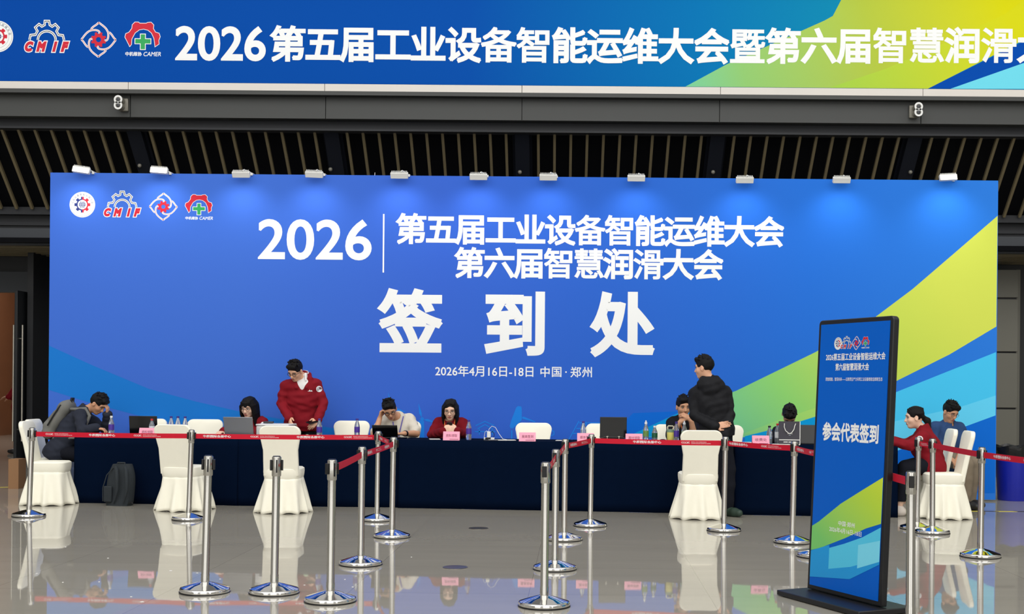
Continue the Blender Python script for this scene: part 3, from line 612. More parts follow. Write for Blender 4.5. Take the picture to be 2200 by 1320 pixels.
# ================================================================ covered banquet chairs
def chair_master():
    r = bpy.data.objects.new('banquet_chair', None); COL.objects.link(r); r['category'] = 'chair'; r['group'] = 'white covered banquet chairs'
    # backrest: rounded trapezoid, slightly leaning, thickened
    def outline(w0, w1, h0, h1, rad, n=8):
        pts = [(-w0, h0)]
        pts += [(-w0+(w0-w0*.97)*t, h0+(h1-rad-h0)*t) for t in (.3, .6)]
        for i in range(n+1): a = PI-PI/2*i/n; pts.append((-w1+rad+rad*math.cos(a), h1-rad+rad*math.sin(a)))
        for i in range(n+1): a = PI/2-PI/2*i/n; pts.append((w1-rad+rad*math.cos(a), h1-rad+rad*math.sin(a)))
        pts += [(w0-(w0-w0*.97)*t, h0+(h1-rad-h0)*t) for t in (.6, .3)]
        pts.append((w0, h0)); return pts
    o = outline(.186, .217, .40, .935, .075)
    def lean(z): return -.150-(z-.40)*.205
    m = MB(); n = len(o); vs = []
    for off, sc_ in ((-.027, .95), (-.018, 1.0), (.018, 1.0), (.027, .95)):
        for x, z in o: zz = .44+(z-.44)*(1 if sc_ == 1 else .985); vs.append((x*sc_, lean(z)+off, zz))
    fs = [(j*n+i, j*n+(i+1) % n, (j+1)*n+(i+1) % n, (j+1)*n+i) for j in range(3) for i in range(n)]
    fs += [tuple(range(n)), tuple(range(3*n, 4*n))[::-1]]
    m.add(vs, fs); m.build('backrest', 'white_cover', r)
    m = MB()
    for k, (e, z) in enumerate(((.0, 0),)):
        prof = [(.186, .355), (.192, .37), (.198, .40), (.202, .44), (.200, .468), (.182, .482), (.10, .488)]
        N = 44; vs = []
        for rr, z in prof:
            for i in range(N):
                a = 2*PI*i/N; c, s = math.cos(a), math.sin(a); q = (abs(c)**5+abs(s)**5)**(-1/5)
                vs.append((rr*q*c, rr*q*s*1.02+.005, z))
        fs = [(j*N+i, j*N+(i+1) % N, (j+1)*N+(i+1) % N, (j+1)*N+i) for j in range(len(prof)-1) for i in range(N)]+[tuple(range((len(prof)-1)*N, len(prof)*N))]
        m.add(vs, fs)
    m.build('seat_cover', 'white_cover', r)
    m = MB(); N = 120; prof = np.linspace(0, 1, 12); vs = []
    for t in prof:
        z = .375-.369*t
        for i in range(N):
            a = 2*PI*i/N; c, s = math.cos(a), math.sin(a); ee = 5-2.0*t; q = (abs(c)**ee+abs(s)**ee)**(-1/ee)
            rr = (.191+.078*t**1.1)*q
            fold = (.5+.5*math.sin(a*11+.9*math.sin(a*2+1)))**1.6; rr += (.056*fold-.016)*t**.85 + .008*t*math.sin(a*4+.5)
            vs.append((rr*c, rr*s*1.0+.005, z+.012*t*(.5-fold)*(t > .9)))
    fs = [(j*N+i, j*N+(i+1) % N, (j+1)*N+(i+1) % N, (j+1)*N+i) for j in range(len(prof)-1) for i in range(N)]
    m.add(vs, fs); o = m.build('skirt', 'white_cover', r); md = o.modifiers.new('thickness', 'SOLIDIFY'); md.thickness = .004
    m = MB()
    for x in (-.17, .17):
        for y in (-.13, .14): m.tube([(x*.8, y, .0), (x*.8, y, .40)], .011)
    m.build('leg_frame', 'steel_tube', r); return r
CH = [None]
def chair(px, d, rz, label):
    loc = (XW(px, d), d, 0)
    if CH[0] is None: CH[0] = chair_master(); CH[0].location = loc; CH[0].rotation_euler = (0, 0, math.radians(rz)); CH[0]['label'] = label
    else: dup(CH[0], loc, (0, 0, math.radians(rz)), label)
# local +y is the chair's front
chair(398, 13.42, -12, 'white covered chair with its back to us, in front of the dark laptop table')
chair(612, 13.30, 2, 'white covered chair with its back to us, in front of the printer')
chair(1501, 13.06, 1, 'white covered chair with its back to us, beside the man in the black hooded jacket')
chair(108, 13.93, -84, 'empty white covered chair facing right at the left end, nearest the leftmost post')
chair(119, 14.56, -88, 'white covered chair the man with the grey backpack sits on')
chair(2030, 13.28, 84, 'empty white covered chair facing left beside the woman with a ponytail')
chair(1996, 13.90, 84, 'white covered chair the woman with a ponytail sits on')
for px, lb in ((306, 'white covered chair behind the table, standing behind the dark laptop'), (430, 'white covered chair behind the table, right of the three purple-capped bottles'), (751, 'white covered chair behind the table, behind a lone purple bottle'),
               (868, 'white covered chair the man in the cream t-shirt sits on'), (957, 'white covered chair the woman in the red hoodie sits on'), (1148, 'empty white covered chair in the middle, behind a pink card'),
               (1301, 'white covered chair behind the table, mostly behind the black screen'), (1450, 'white covered chair of the man with clasped hands'), (1567, 'white covered chair behind the table, right of the man in the black jacket')):
    chair(px, tdist(px, .86), 180+random.uniform(-3, 3), lb)
for o in COL.objects:
    if o.get('category') == 'chair' and o.get('label', '').endswith(('cream t-shirt sits on', 'red hoodie sits on')): o.scale.x = .82
# ================================================================ queue posts
def post_master():
    r = bpy.data.objects.new('queue_post', None); COL.objects.link(r); r['category'] = 'barrier post'; r['group'] = 'chrome queue posts'
    m = MB(); m.lathe([(.0, 0), (.150, 0), (.160, .003), (.163, .008), (.163, .024), (.158, .031), (.148, .034), (.10, .050), (.062, .062), (.040, .067), (.034, .070), (.0, .070)], n=64); b = m.build('base', 'chrome_polished', r)
    m = MB(); m.lathe([(.0, .0), (.166, .0), (.166, .006), (.0, .006)], n=64); m.build('rubber_ring', 'black_plastic', b)
    m = MB(); m.lathe([(.0, .06), (.0275, .06), (.0275, .120), (.0255, .124), (.0255, .79), (.0, .79)], n=32); m.build('pole', 'chrome', r)
    m = MB(); m.lathe([(.0, .775), (.0285, .775), (.0305, .780), (.0305, .898), (.028, .904), (.0, .905)], n=32); h = m.build('head', 'chrome', r)
    m = MB(); m.lathe([(.0, .9045), (.024, .9045), (.024, .909), (.0, .909)], n=24); m.build('cap', 'dark_grey_plastic', h)
    for a in (90, 270): 
        R = Matrix.Rotation(math.radians(a), 3, 'Z'); m = MB(); m.box(R @ Vector((.0305, 0, .842)), (.004, .010, .085), R); m.build('slot', 'black_plastic', h, bevel=.001)
    for a in (0, 180):
        R = Matrix.Rotation(math.radians(a), 3, 'Z'); m = MB(); m.box(R @ Vector((.036, 0, .848)), (.014, .030, .070), R); m.build('belt_clip', 'black_plastic', r, bevel=.003)
    return r
PO = [None]; POST = {}
def post(k, bx, by, tx, ty, rz, label):
    b = FP(bx, by); t = W(tx, ty, b.y); lx = (t.x-b.x)/.905
    e = Euler((0, max(-.03, min(.03, lx)), math.radians(rz)))
    if PO[0] is None: PO[0] = post_master(); PO[0].location = b; PO[0].rotation_euler = e; PO[0]['label'] = label
    else: dup(PO[0], b, e, label)
    POST[k] = b+e.to_matrix() @ Vector((0, 0, .845))
post('S1', 62, 1110, 76, 917, 0, 'leaning chrome queue post at the far left, in front of two white chairs')
post('S2', 405, 1117, 412, 923, 0, 'chrome queue post beside the left chair with its back to us, holding the red belt')
post('S3', 440, 1273, 448, 981, 10, 'beltless chrome queue post, left one of the two near the front left')
post('S4', 589, 1275, 594.5, 983, 15, 'beltless chrome queue post standing in front of the white chair before the printer')
post('S5', 709.5, 1293, 714, 990, 40, 'chrome queue post at the near end of the left diagonal belt')
post('S6', 775, 1214, 778.5, 964, 50, 'chrome queue post midway along the left diagonal belt')
post('S7', 810, 1119, 813, 932, 5, 'chrome queue post ending the long red belt, in front of the black tablet')
post('S8', 842, 1155, 846, 941, 30, 'chrome queue post at the turn of the left diagonal belt')
post('S9', 1169, 1303, 1176, 999, 80, 'large chrome queue post nearest us in the centre row')
post('S10', 1192, 1224, 1195.5, 969, 75, 'chrome queue post second in the centre row, half behind the nearest one')
post('S11', 1212, 1161, 1215, 947, 60, 'chrome queue post third in the centre row, left of the black screen')
post('S12', 1268, 1131, 1271, 936, 20, 'chrome queue post at the back of the centre row, beside the black screen')
post('S13', 1555, 1141, 1559, 942, 5, 'chrome queue post beside the man in the black jacket')
post('S14', 1702, 1167, 1709, 951, 40, 'chrome queue post just left of the standing sign, under the gift bag')
post('S15', 1755, 1197, 1760, 975, 60, 'chrome queue post hidden behind the standing sign, only its base showing')
post('S16', 1970, 1137, 1974, 944, 30, 'chrome queue post before the woman with a ponytail, left one of the pair')
post('S17', 2003, 1146, 2003.5, 947, 25, 'chrome queue post before the woman with a ponytail, right one of the pair')
post('S18', 2106, 1197, 2110, 969, 20, 'chrome queue post at the right, in front of the blue bin')
post('S19', 1955, 1348, 1962, 1015, 80, 'closest chrome queue post at the right, its base below the picture')
def belt(a, b, label, phase=0.0, sag=.004, za=0, zb=0, ext=0):
    A = a.copy() if isinstance(a, Vector) else POST[a].copy(); B = b.copy() if isinstance(b, Vector) else POST[b].copy()
    A.z += za; B.z += zb; u = (B-A); L = u.length; ux = u.normalized()
    if not isinstance(a, Vector): A = A+ux*.036
    if not isinstance(b, Vector): B = B-ux*.036
    L = (B-A).length; hz = Vector((0, 0, 1)); N = 24
    m = MB(); nrm = Vector((ux.y, -ux.x, 0)).normalized()
    if nrm.y > 0: nrm = -nrm
    vs = []
    for i in range(N+1):
        t = i/N; p = A+(B-A)*t-hz*(sag*4*t*(1-t))
        for sz in (-.0245, .0245):
            for sn in (.001, -.001): vs.append(p+hz*sz+nrm*sn)
    fs = []
    for i in range(N):
        o = i*4; fs += [(o, o+4, o+6, o+2), (o+1, o+3, o+7, o+5), (o+2, o+6, o+7, o+3), (o, o+1, o+5, o+4)]
    fs += [(0, 2, 3, 1), (N*4, N*4+1, N*4+3, N*4+2)]
    r = thing('barrier_belt', label, 'barrier belt', (A+B)/2, 0, 'red queue belts'); m.add(vs, fs); m.build('webbing', 'belt_red', r, True)
    flip = ux.x < 0
    bd = Board(B if flip else A, -ux if flip else ux, hz, .0018); 
    if bd.n.dot(nrm) < 0: bd.n = -bd.n
    bd.o = bd.o-hz*0
    P0 = bd.P
    def P(a_, b_, layer=1): t = a_/L; return P0(a_, b_-sag*4*t*(1-t), layer)
    bd.P = P
    m = MB(); x = -phase
    while x < L:
        for body, x0, x1, z0, z1, bo in (('CCICEC', .0, .082, -.008, .011, .045), ('CENTRAL CHINA INTERNATIONAL', .095, .245, .004, .011, .03), ('CONVENTION AND EXHIBITION CENTER', .095, .285, -.010, -.003, .03), ('中原国际会展中心', .465, .745, -.013, .015, .04)):
            if x+x0 > .02 and x+x1 < L-.02: bd.text(m, body, x+x0, z0, x+x1, z1, bold=bo, res=2)
        x += .94
    if m.v: m.build('belt_lettering', 'white_print', r, True, smooth=False)
    return r
belt('S1', 'S2', 'red belt stretched across the left tables, leftmost span from the leaning post', -.11)
belt('S2', 'S7', 'long red belt in front of the printer and the standing man in red', .385)
belt('S7', 'S8', 'short red belt span before the black tablet', .35)
belt('S8', 'S6', 'red belt span sloping from the turn of the left diagonal', .3)
belt('S6', 'S5', 'red belt span at the near end of the left diagonal', .35)
belt('S9', 'S10', 'red belt span between the two nearest posts of the centre row', .4)
belt('S10', 'S11', 'red belt span seen end-on between the second and third centre posts', .4)
belt('S11', 'S12', 'red belt span left of the black screen at the back of the centre row', .3)
belt('S12', 'S13', 'long red belt in front of the black screen, drinks and chair', .085)
belt('S13', 'S14', 'red belt below the pink card and the gift bag', .44)
belt('S14', 'S15', 'red belt dropping behind the left edge of the standing sign', .4)
belt('S15', 'S19', 'red belt running out from behind the standing sign to the closest right post', .1)
belt('S16', 'S17', 'short red belt between the pair of posts before the ponytail woman', .06)
belt('S17', 'S18', 'red belt across the empty right chair', .34)
E18 = FP(2330, 1262)+Vector((0, 0, .845))
belt('S18', E18, 'red belt leaving the picture at the right, in front of the blue bin', .3)
# ================================================================ standing sign
SD = Vector((.416, -.909, 0)).normalized(); SB = Vector((SD.y*-1, SD.x, 0)); SB = Vector((.909, .416, 0)).normalized()
rb = FP(1893, 1305, .045); WID = .76; lb = rb-SD*WID; mid = (rb+lb)/2
st = thing('sign_stand', 'tall black-framed standing sign with blue check-in poster, nearest on the right', 'sign', (mid.x, mid.y, 0))
UPV = (Vector((0, 0, 1))+SB*.045).normalized(); HGT = 1.80
NF = -SB; RF = Matrix((SD, (SB-UPV*SB.dot(UPV)).normalized(), UPV)).transposed()
org = Vector((mid.x, mid.y, .045))
def SP(a, y, z): return org+RF @ Vector((a, y, z))
m = MB(); rr = .03; pts = [(-WID/2, 0), (WID/2, 0)]
for i in range(7): a = PI/2*i/6; pts.append((WID/2-rr+rr*math.cos(a), HGT-rr+rr*math.sin(a)))
for i in range(7): a = PI/2+PI/2*i/6; pts.append((-WID/2+rr+rr*math.cos(a), HGT-rr+rr*math.sin(a)))
m.prism(pts, .0, .045); m.v = [tuple(SP(*p)) for p in m.v]; m.build('frame', 'black_metal', st, True, bevel=.006)
m = MB(); bz = .03; poly = [(-WID/2+bz, .03), (WID/2-bz, .03), (WID/2-bz, HGT-bz), (-WID/2+bz, HGT-bz)]
mat('poster_blue', (0, 92, 196), .35, spec=.15)
m.prism(poly, -.004, .002); m.v = [tuple(SP(*p)) for p in m.v]; pst = m.build('poster', 'poster_blue', st, True, smooth=False)
b4 = Board(SP(0, -.0042, 0), SD, UPV, .0004)
PW, PH = WID-2*bz, HGT
def q(u, v): return (-PW/2+u*PW, .03+v*(HGT-bz-.03))
ramp_mat('poster_lime', (.45*SD.x, .45*SD.y, .8), [(-.25+.45, (120, 196, 110)), (.66, (180, 212, 70)), (.95, (212, 222, 60))])
mat('poster_cyan', (80, 196, 232), .25, spec=.4); mat('poster_azure', (20, 150, 220), .25, spec=.4); mat('poster_cyan_soft', (120, 214, 240), .25, spec=.4)
rl = tuple(st.location)
def sflat(nm, mt, poly, lay):
    m = MB(); b4.poly(m, [q(*p) for p in poly], lay); m.build(nm, mt, pst, True, smooth=False, rel=rl)
sflat('printed_swoosh', 'poster_lime', [(1, .44), (.72, .385), (.42, .325), (.1, .245), (0, .225), (0, .132), (.15, .148), (.5, .20), (.8, .25), (1, .275)], 1)
sflat('printed_swoosh', 'poster_cyan', [(1, .262), (.75, .215), (.5, .18), (.25, .15), (0, .115), (0, .03), (.3, .05), (.7, .095), (1, .135)], 1)
sflat('printed_swoosh', 'poster_azure', [(.28, .165), (.28, .075), (.6, .10), (1, .15), (1, .13), (.6, .055), (0, .03), (0, .13)], 2)
sflat('printed_band', 'poster_cyan_soft', [(.70, .185), (1, .215), (1, .14), (.70, .10)], 3)
def stext(nm, body, u0, v0, u1, v1, bold, tgt=pst):
    m = MB(); a = q(u0, v0); c = q(u1, v1); b4.text(m, body, a[0], a[1], c[0], c[1], bold=bold, layer=4); m.build(nm, 'white_print', tgt, True, smooth=False, rel=rl)
stext('title_lettering', '2026第五届工业设备智能运维大会', .10, .860, .96, .888, .022)
stext('title_lettering', '第六届智慧润滑大会', .25, .822, .74, .850, .022)
stext('slogan_lettering', '数智赋能，智润未来——以新质生产力共筑工业设备智能运维新生态', .11, .783, .935, .797, .008)
stext('check_in_lettering', '参会代表签到', .10, .555, .915, .628, .032)
stext('place_lettering', '中国·郑州', .40, .243, .64, .262, .012)
stext('date_lettering', '2026年4月16日-18日', .27, .216, .74, .236, .010)
emblems(b4, [q(.275, .925)+(.082, 1), q(.40, .925)+(.075, .92), q(.545, .924)+(.088, 1), q(.675, .923)+(.080, 1)], pst, rel=rl)
m = MB(); Rb = Matrix((SD, SB, Vector((0, 0, 1)))).transposed()
m.box(Vector((mid.x, mid.y, .022))+SB*.0+SD*0, (WID+.10, .42, .034), Rb); m.build('base_plate', 'black_metal', st, True, bevel=.006)
m = MB()
for a in (-.36, .36):
    for y in (-.17, .17): p = Vector((mid.x, mid.y, 0))+SD*a+SB*y; m.lathe([(0, 0), (.018, 0), (.018, .006), (0, .006)], (p.x, p.y, 0), 12)
m.build('rubber_feet', 'black_plastic', st, True)
# ================================================================ things on the tables
def card(px, text, label, back=.05, w=.185, rz=0):
    p = T(px, back); r = thing('table_card', label, 'sign', p, math.radians(rz), 'pink cards on the tables')
    m = MB(); h = .098; k = .02
    m.add([(-w/2, -.035, 0), (w/2, -.035, 0), (w/2, .0, h), (-w/2, .0, h), (-w/2, .035, 0), (w/2, .035, 0), (-w/2, -.0335, 0), (w/2, -.0335, 0), (w/2, .0, h-.003), (-w/2, .0, h-.003), (-w/2, .0335, 0), (w/2, .0335, 0)],
          [(0, 1, 2, 3), (3, 2, 5, 4), (7, 6, 9, 8), (8, 9, 10, 11), (0, 6, 7, 1), (4, 5, 11, 10)]); m.build('folded_card', 'pink_card', r, smooth=False)
    b_ = Board((0, -.0355, 0), (1, 0, 0), (0, .035, h), .0006); m = MB(); b_.text(m, text, -.062, .038, .066, .074, bold=.008); m.build('card_lettering', 'pink_text', r, smooth=False)
    m = MB(); b_.stroke(m, [(-.02, .014), (.08, .014)], .006); m.build('printed_line', 'pink_text', r, smooth=False)
card(318, '资料领取', 'pink folded card in front of the dark laptop at the left, half behind a chair', .10)
card(971, '资料领取', 'pink folded card in front of the woman in the red hoodie')
card(1134, '展商签到', 'pink folded card in front of the empty white chair in the middle')
card(1259, '媒体签到', 'pink folded card left of the black screen, partly behind a post')
card(1363, '展材领取', 'pink folded card right of the black screen, beside the green tea bottle', .06)
card(1635, '收费处', 'pink folded card left of the gift bag, under the green swoosh', .04)
def bottle(px, back, label, lab='bottle_label_purple', cap='cap_purple', h=.225, r_=.031, z=0, lid=0):
    p = T(px, back); r = thing('water_bottle', label, 'bottle', p, random.random(), 'bottles on the tables'); k = h/.225
    m = MB(); m.lathe([(0, .0), (r_*.86, .0), (r_, .006*k), (r_, .06*k), (r_*.95, .066*k), (r_, .072*k), (r_, .135*k), (r_*.92, .15*k), (r_*.62, .18*k), (.0135, .195*k), (.0125, .207*k), (0, .207*k)], n=24); m.build('bottle_body', 'bottle_plastic', r)
    m = MB(); m.lathe([(r_+.0008, .066*k), (r_+.001, .072*k), (r_+.001, .126*k), (r_+.0008, .130*k)], n=24); m.build('bottle_label', lab, r)
    m = MB(); m.lathe([(0, .204*k), (.0155, .204*k), (.0155, .222*k), (.013, .225*k), (0, .225*k)], n=18)
    if lid: m.lathe([(0, .225*k), (.008, .225*k), (.009, .24*k), (0, .245*k)], n=12)
    m.build('cap', cap, r)
bottle(240, .12, 'purple-labelled water bottle beside the leaning man with a backpack', cap='cap_white', h=.23)
bottle(327, .18, 'red-capped bottle in front of the dark laptop', lab='bottle_label_white', cap='cap_red', h=.20)
bottle(368.5, .42, 'purple-capped water bottle, left of the three in a row'); bottle(383, .45, 'plain clear purple-capped bottle, middle of the three in a row', lab='bottle_plastic'); bottle(398.5, .42, 'purple-capped water bottle, right of the three in a row')
bottle(687, .12, 'purple-labelled water bottle in front of the standing man in red'); bottle(768, .25, 'purple-labelled water bottle alone before an empty chair'); bottle(1008, .22, 'purple-labelled water bottle beside the woman in the red hoodie')
bottle(1254, .22, 'purple-capped clear bottle behind a pink card, left of the black screen', lab='bottle_plastic')
bottle(1388.5, .14, 'tall leaf-patterned tea bottle with white cap, right of the pink card', lab='bottle_label_leaf', cap='cap_white', h=.225, lid=1)
bottle(1407.5, .14, 'dark green labelled water bottle with white cap', lab='bottle_label_green', cap='cap_white', h=.185)
bottle(1454, .12, 'purple-labelled bottle beside the yellow tumbler', h=.235); bottle(1471, .16, 'pale green labelled bottle with sports cap, right of the tumbler', lab='bottle_label_pale', cap='cap_white', h=.225, lid=1)
bottle(1654, .20, 'small black-capped clear bottle between pink card and gift bag', lab='bottle_plastic', cap='cap_black', h=.20); bottle(1671.5, .25, 'red-capped clear bottle touching the gift bag', lab='bottle_label_white', cap='cap_red', h=.225)
p = T(1441.5, .12); r = thing('tumbler', 'yellow tumbler with green lid and square carrying loop', 'tumbler', p)
m = MB(); m.lathe([(0, 0), (.034, 0), (.038, .006), (.041, .10), (.0415, .118), (0, .118)], n=28); m.build('cup', 'tumbler_yellow', r)
m = MB(); m.lathe([(0, .118), (.043, .118), (.043, .146), (.036, .150), (0, .150)], n=28); m.build('lid', 'tumbler_green', r)
m = MB(); m.tube([(-.031, 0, .146), (-.032, 0, .178), (-.026, 0, .186), (.026, 0, .186), (.032, 0, .178), (.031, 0, .146)], .006); m.build('carry_loop', 'cream_plastic', r)
def laptop(px, back, w, hh, tilt, label, lid='screen_black', base='screen_black', rz=0, zoff=0, d_=.23, logo=False):
    p = T(px, back); p.z += zoff; r = thing('laptop', label, 'laptop', p, math.radians(rz), 'laptops on the tables')
    m = MB(); m.box((0, d_/2, .009), (w, d_, .016)); m.build('keyboard_base', base, r, bevel=.004)
    R = Matrix.Rotation(math.radians(tilt), 3, 'X'); m = MB(); m.box(Vector((0, .004, .016))+R @ Vector((0, 0, hh/2)), (w, .008, hh), R); m.build('screen_lid', lid, r, bevel=.005)
    m = MB(); m.box(Vector((0, .004, .016))+R @ Vector((0, .0048, hh/2)), (w-.014, .001, hh-.014), R); m.build('display', 'screen_glass', r)
    m = MB(); m.tube([(-w*.36, .004, .014), (w*.36, .004, .014)], .007); m.build('hinge', base, r)
    return r
laptop(309.5, .30, .325, .215, 8, 'black laptop at the left behind the pink card and red-capped bottle')
laptop(515, .10, .345, .225, 14, 'silver laptop the woman with a fringe works on, lid towards us', 'silver', 'silver', rz=-7)
r = laptop(829, .14, .285, .165, 30, 'black tablet folded on its keyboard before the man in the cream t-shirt')
laptop(1318.5, .22, .30, .225, 4, 'black screen raised on a stand with two silver hooks, in the table middle', zoff=.035)
p = T(1318.5, .16); r = thing('laptop_stand', 'low dark laptop stand with two silver hooks under the black screen', 'stand', p)
m = MB(); m.box((0, .15, .017), (.26, .22, .034)); m.build('stand_body', 'black_plastic', r, bevel=.005)
for x in (-.065, .065): m = MB(); m.tube([(x, .03, .005), (x, .028, .045), (x, .035, .058), (x, .06, .058)], .004); m.box((x, .032, .06), (.02, .01, .008)); m.build('hook', 'steel_tube', r)
laptop(1739, .24, .29, .20, -12, 'black laptop with its screen towards us, right of the gift bag', 'screen_black', 'dark_grey_plastic', rz=0)
# printer
p = T(585, .15); r = thing('printer', 'white desktop printer beside the standing man in red', 'printer', p, math.radians(-4))
m = MB(); m.box((0, .17, .07), (.375, .32, .128)); bd_ = m.build('housing', 'white_plastic', r, bevel=.012, seg=3)
m = MB(); m.box((0, .17, .144), (.385, .33, .02)); m.build('scanner_lid', 'white_plastic', r, bevel=.006)
m = MB(); m.box((-.03, .008, .075), (.25, .006, .07)); tr_ = m.build('front_panel', 'fixture_white', r, bevel=.003)
m = MB(); m.box((-.03, .004, .045), (.2, .01, .018)); m.build('paper_slot', 'dark_grey_plastic', r)
m = MB(); m.box((.13, .005, .10), (.06, .008, .035)); m.build('control_panel', 'dark_grey_plastic', r, bevel=.002)
m = MB(); m.box((-.09, .22, .168), (.11, .06, .022)); tag(m.build('black_box', 'dark_grey_plastic', None, bevel=.003), 'small dark box lying on the printer lid', 'box').location = p
# gift bag
p = T(1697.5, .10); r = thing('gift_bag', 'dark grey paper gift bag with white cord handle', 'bag', p, math.radians(-6))
m = MB(); w, h, t = .228, .252, .075
m.add([(-w/2, 0, 0), (w/2, 0, 0), (w/2, t, 0), (-w/2, t, 0), (-w/2, .004, h), (w/2, .004, h), (w/2, t-.004, h), (-w/2, t-.004, h), (-w/2+.002, .006, h-.002), (w/2-.002, .006, h-.002), (w/2-.002, t-.006, h-.002), (-w/2+.002, t-.006, h-.002), (-w/2+.003, .004, .004), (w/2-.003, .004, .004), (w/2-.003, t-.004, .004), (-w/2+.003, t-.004, .004)],
      [(0, 3, 2, 1), (0, 1, 5, 4), (1, 2, 6, 5), (2, 3, 7, 6), (3, 0, 4, 7), (4, 5, 9, 8), (5, 6, 10, 9), (6, 7, 11, 10), (7, 4, 8, 11), (8, 9, 13, 12), (9, 10, 14, 13), (10, 11, 15, 14), (11, 8, 12, 15), (12, 13, 14, 15)]); m.build('bag_body', 'bag_grey', r, smooth=False)
m = MB(); m.tube([(-.058, -.003, h-.02), (-.06, -.006, h-.06), (-.045, -.007, h-.10), (-.012, -.008, h-.128), (.0, -.008, h-.131), (.02, -.008, h-.122), (.045, -.007, h-.085), (.052, -.006, h-.05), (.064, -.003, h-.022)], .0042); m.build('cord_handle', 'cord_white', r)
b_ = Board((0, -.0005, 0), (1, 0, 0), (0, .004, h), .0006); m = MB(); b_.stroke(m, [(-.114, .052), (.114, .052)], .008); b_.stroke(m, [(.1105, 0), (.1105, h)], .007); b_.stroke(m, [(-.066, .028), (-.02, .028)], .008); b_.stroke(m, [(-.012, .028), (.06, .028)], .008); b_.stroke(m, [(-.025, .118), (.03, .118)], .004); m.build('printed_lines', 'cord_white', r, smooth=False)
m = MB(); b_.poly(m, [(-.014, .098), (0, .116), (.015, .098)], 1); m.build('printed_mark', 'grey_print', r, smooth=False)
# chargers, phone, papers
p = T(1052, .30); r = thing('charging_block', 'white plug charger and black adapter on a power strip by the water bottle', 'charger', p)
m = MB(); m.box((0, 0, .0125), (.12, .055, .025)); m.build('power_strip', 'white_plastic', r, bevel=.004)
m = MB(); m.box((-.004, 0, .06), (.042, .03, .066)); m.build('plug_charger', 'white_plastic', r, bevel=.004)
m = MB(); m.box((-.012, -.036, .013), (.06, .03, .026)); m.build('adapter', 'black_plastic', r, bevel=.004)
m = MB(); m.tube([(-.004, 0, .09), (-.003, 0, .12), (.03, .0, .155), (.07, 0, .14), (.11, -.01, .07), (.155, -.02, .01), (.2, -.03, .004)], .0028); m.tube([(-.01, 0, .09), (-.03, 0, .1), (-.05, 0, .085), (-.058, .01, .02)], .0025); m.build('charging_cable', 'cord_white', r)
m = MB(); m.tube([(.032+.026*math.cos(a), -.012, .055+.034*math.sin(a)) for a in np.linspace(0, 2*PI, 20)[:-1]], .003, closed=True); m.build('coiled_cable', 'black_plastic', r)
def slab(name, px, back, w, d, h, mt, lb, cat, rz=0, z=0):
    p = T(px, back); m = MB(); m.box((0, 0, h/2), (w, d, h)); o = m.build(name, mt, None, bevel=min(.002, h*.3)); o.location = p+Vector((0, 0, z)); o.rotation_euler = (0, 0, math.radians(rz)); return tag(o, lb, cat)
slab('phone', 1055.5, .05, .16, .075, .009, 'black_plastic', 'phone lying flat near the table edge, below the plug charger', 'phone', 4)
slab('paper_sheet', 1080, .18, .30, .14, .006, 'off_white_paper', 'pale sheet of paper flat on the middle table, right of the charger', 'paper', 8)
slab('paper_sheet', 1205, .30, .10, .14, .004, 'off_white_paper', 'small white slip right of the empty middle chair', 'paper', -6)
slab('paper_sheet', 740, .36, .24, .2, .012, 'silver', 'grey folder lying flat before the lone purple bottle', 'folder', 5)
slab('paper_sheet', 1690, .08, .30, .12, .006, 'off_white_paper', 'white sheet of paper under the gift bag', 'paper', -14)
slab('paper_sheet', 1600, .34, .24, .18, .008, 'off_white_paper', 'white papers behind the pink card, right of the black-jacketed man', 'paper', 20)
slab('paper_sheet', 935, .2, .12, .14, .006, 'off_white_paper', 'white paper at the left elbow of the woman in the red hoodie', 'paper', 10)
p = T(1425, .16); m = MB(); m.ell((0, 0, .02), (.042, .03, .02)); o = m.build('pouch', 'black_plastic', None); o.location = p; tag(o, 'small black pouch left of the yellow tumbler', 'pouch')
p = T(661, .12); m = MB(); m.ell((0, 0, .022), (.03, .03, .022)); o = m.build('snack_pack', 'bottle_label_pale', None); o.location = p; tag(o, 'small green and white snack pack right of the printer', 'snack')
# ================================================================ floor items
b0 = FP(258, 1086); r = thing('backpack', 'dark grey backpack standing on the floor against the left table', 'backpack', (b0.x, b0.y-.02, 0), math.radians(-14))
def backpack(r, mt, w=.30, h=.46, t=.17, lean=.12):
    m = MB(); N = 20; rows = 14; vs = []
    for j in range(rows+1):
        z = h*j/rows; f = 1-.30*max(0, (j/rows-.55)/.45)**2.2
        if j == 0: f = .92
        for i in range(N):
            a = 2*PI*i/N; c, s_ = math.cos(a), math.sin(a); q_ = (abs(c)**3.4+abs(s_)**3.4)**(-1/3.4)
            bul = 1+.06*math.sin(PI*j/rows)
            vs.append((w/2*f*q_*c*bul, t/2*q_*s_*(1-.25*(j/rows))*bul+lean*z, z if j < rows else z-.01*0))
    fs = [(j*N+i, j*N+(i+1) % N, (j+1)*N+(i+1) % N, (j+1)*N+i) for j in range(rows) for i in range(N)]+[tuple(range(N))[::-1], tuple(range(rows*N, (rows+1)*N))]
    m.add(vs, fs); o = m.build('main_body', mt, r, bevel=0)
    return o
backpack(r, 'backpack_dark')
m = MB(); m.tube([(-.15, -.09, .05), (-.155, -.085, .20), (-.13, -.05, .34), (-.07, -.02, .42)], .006); m.tube([(-.05, .02, .44), (-.045, .03, .475), (.045, .03, .475), (.05, .02, .44)], .010); m.build('carry_handle', 'backpack_dark', r)
for x, s_ in ((-.02, 1), (.10, 1)):
    m = MB(); P_ = [(x, -.045, .43), (x+.03, -.075, .40), (x+.055, -.10, .30), (x+.06, -.105, .18), (x+.03, -.10, .08), (x+.005, -.09, .03)]; m.tube(P_, [.018, .02, .02, .018, .01, .007], 8); m.build('shoulder_strap', 'backpack_dark', r)
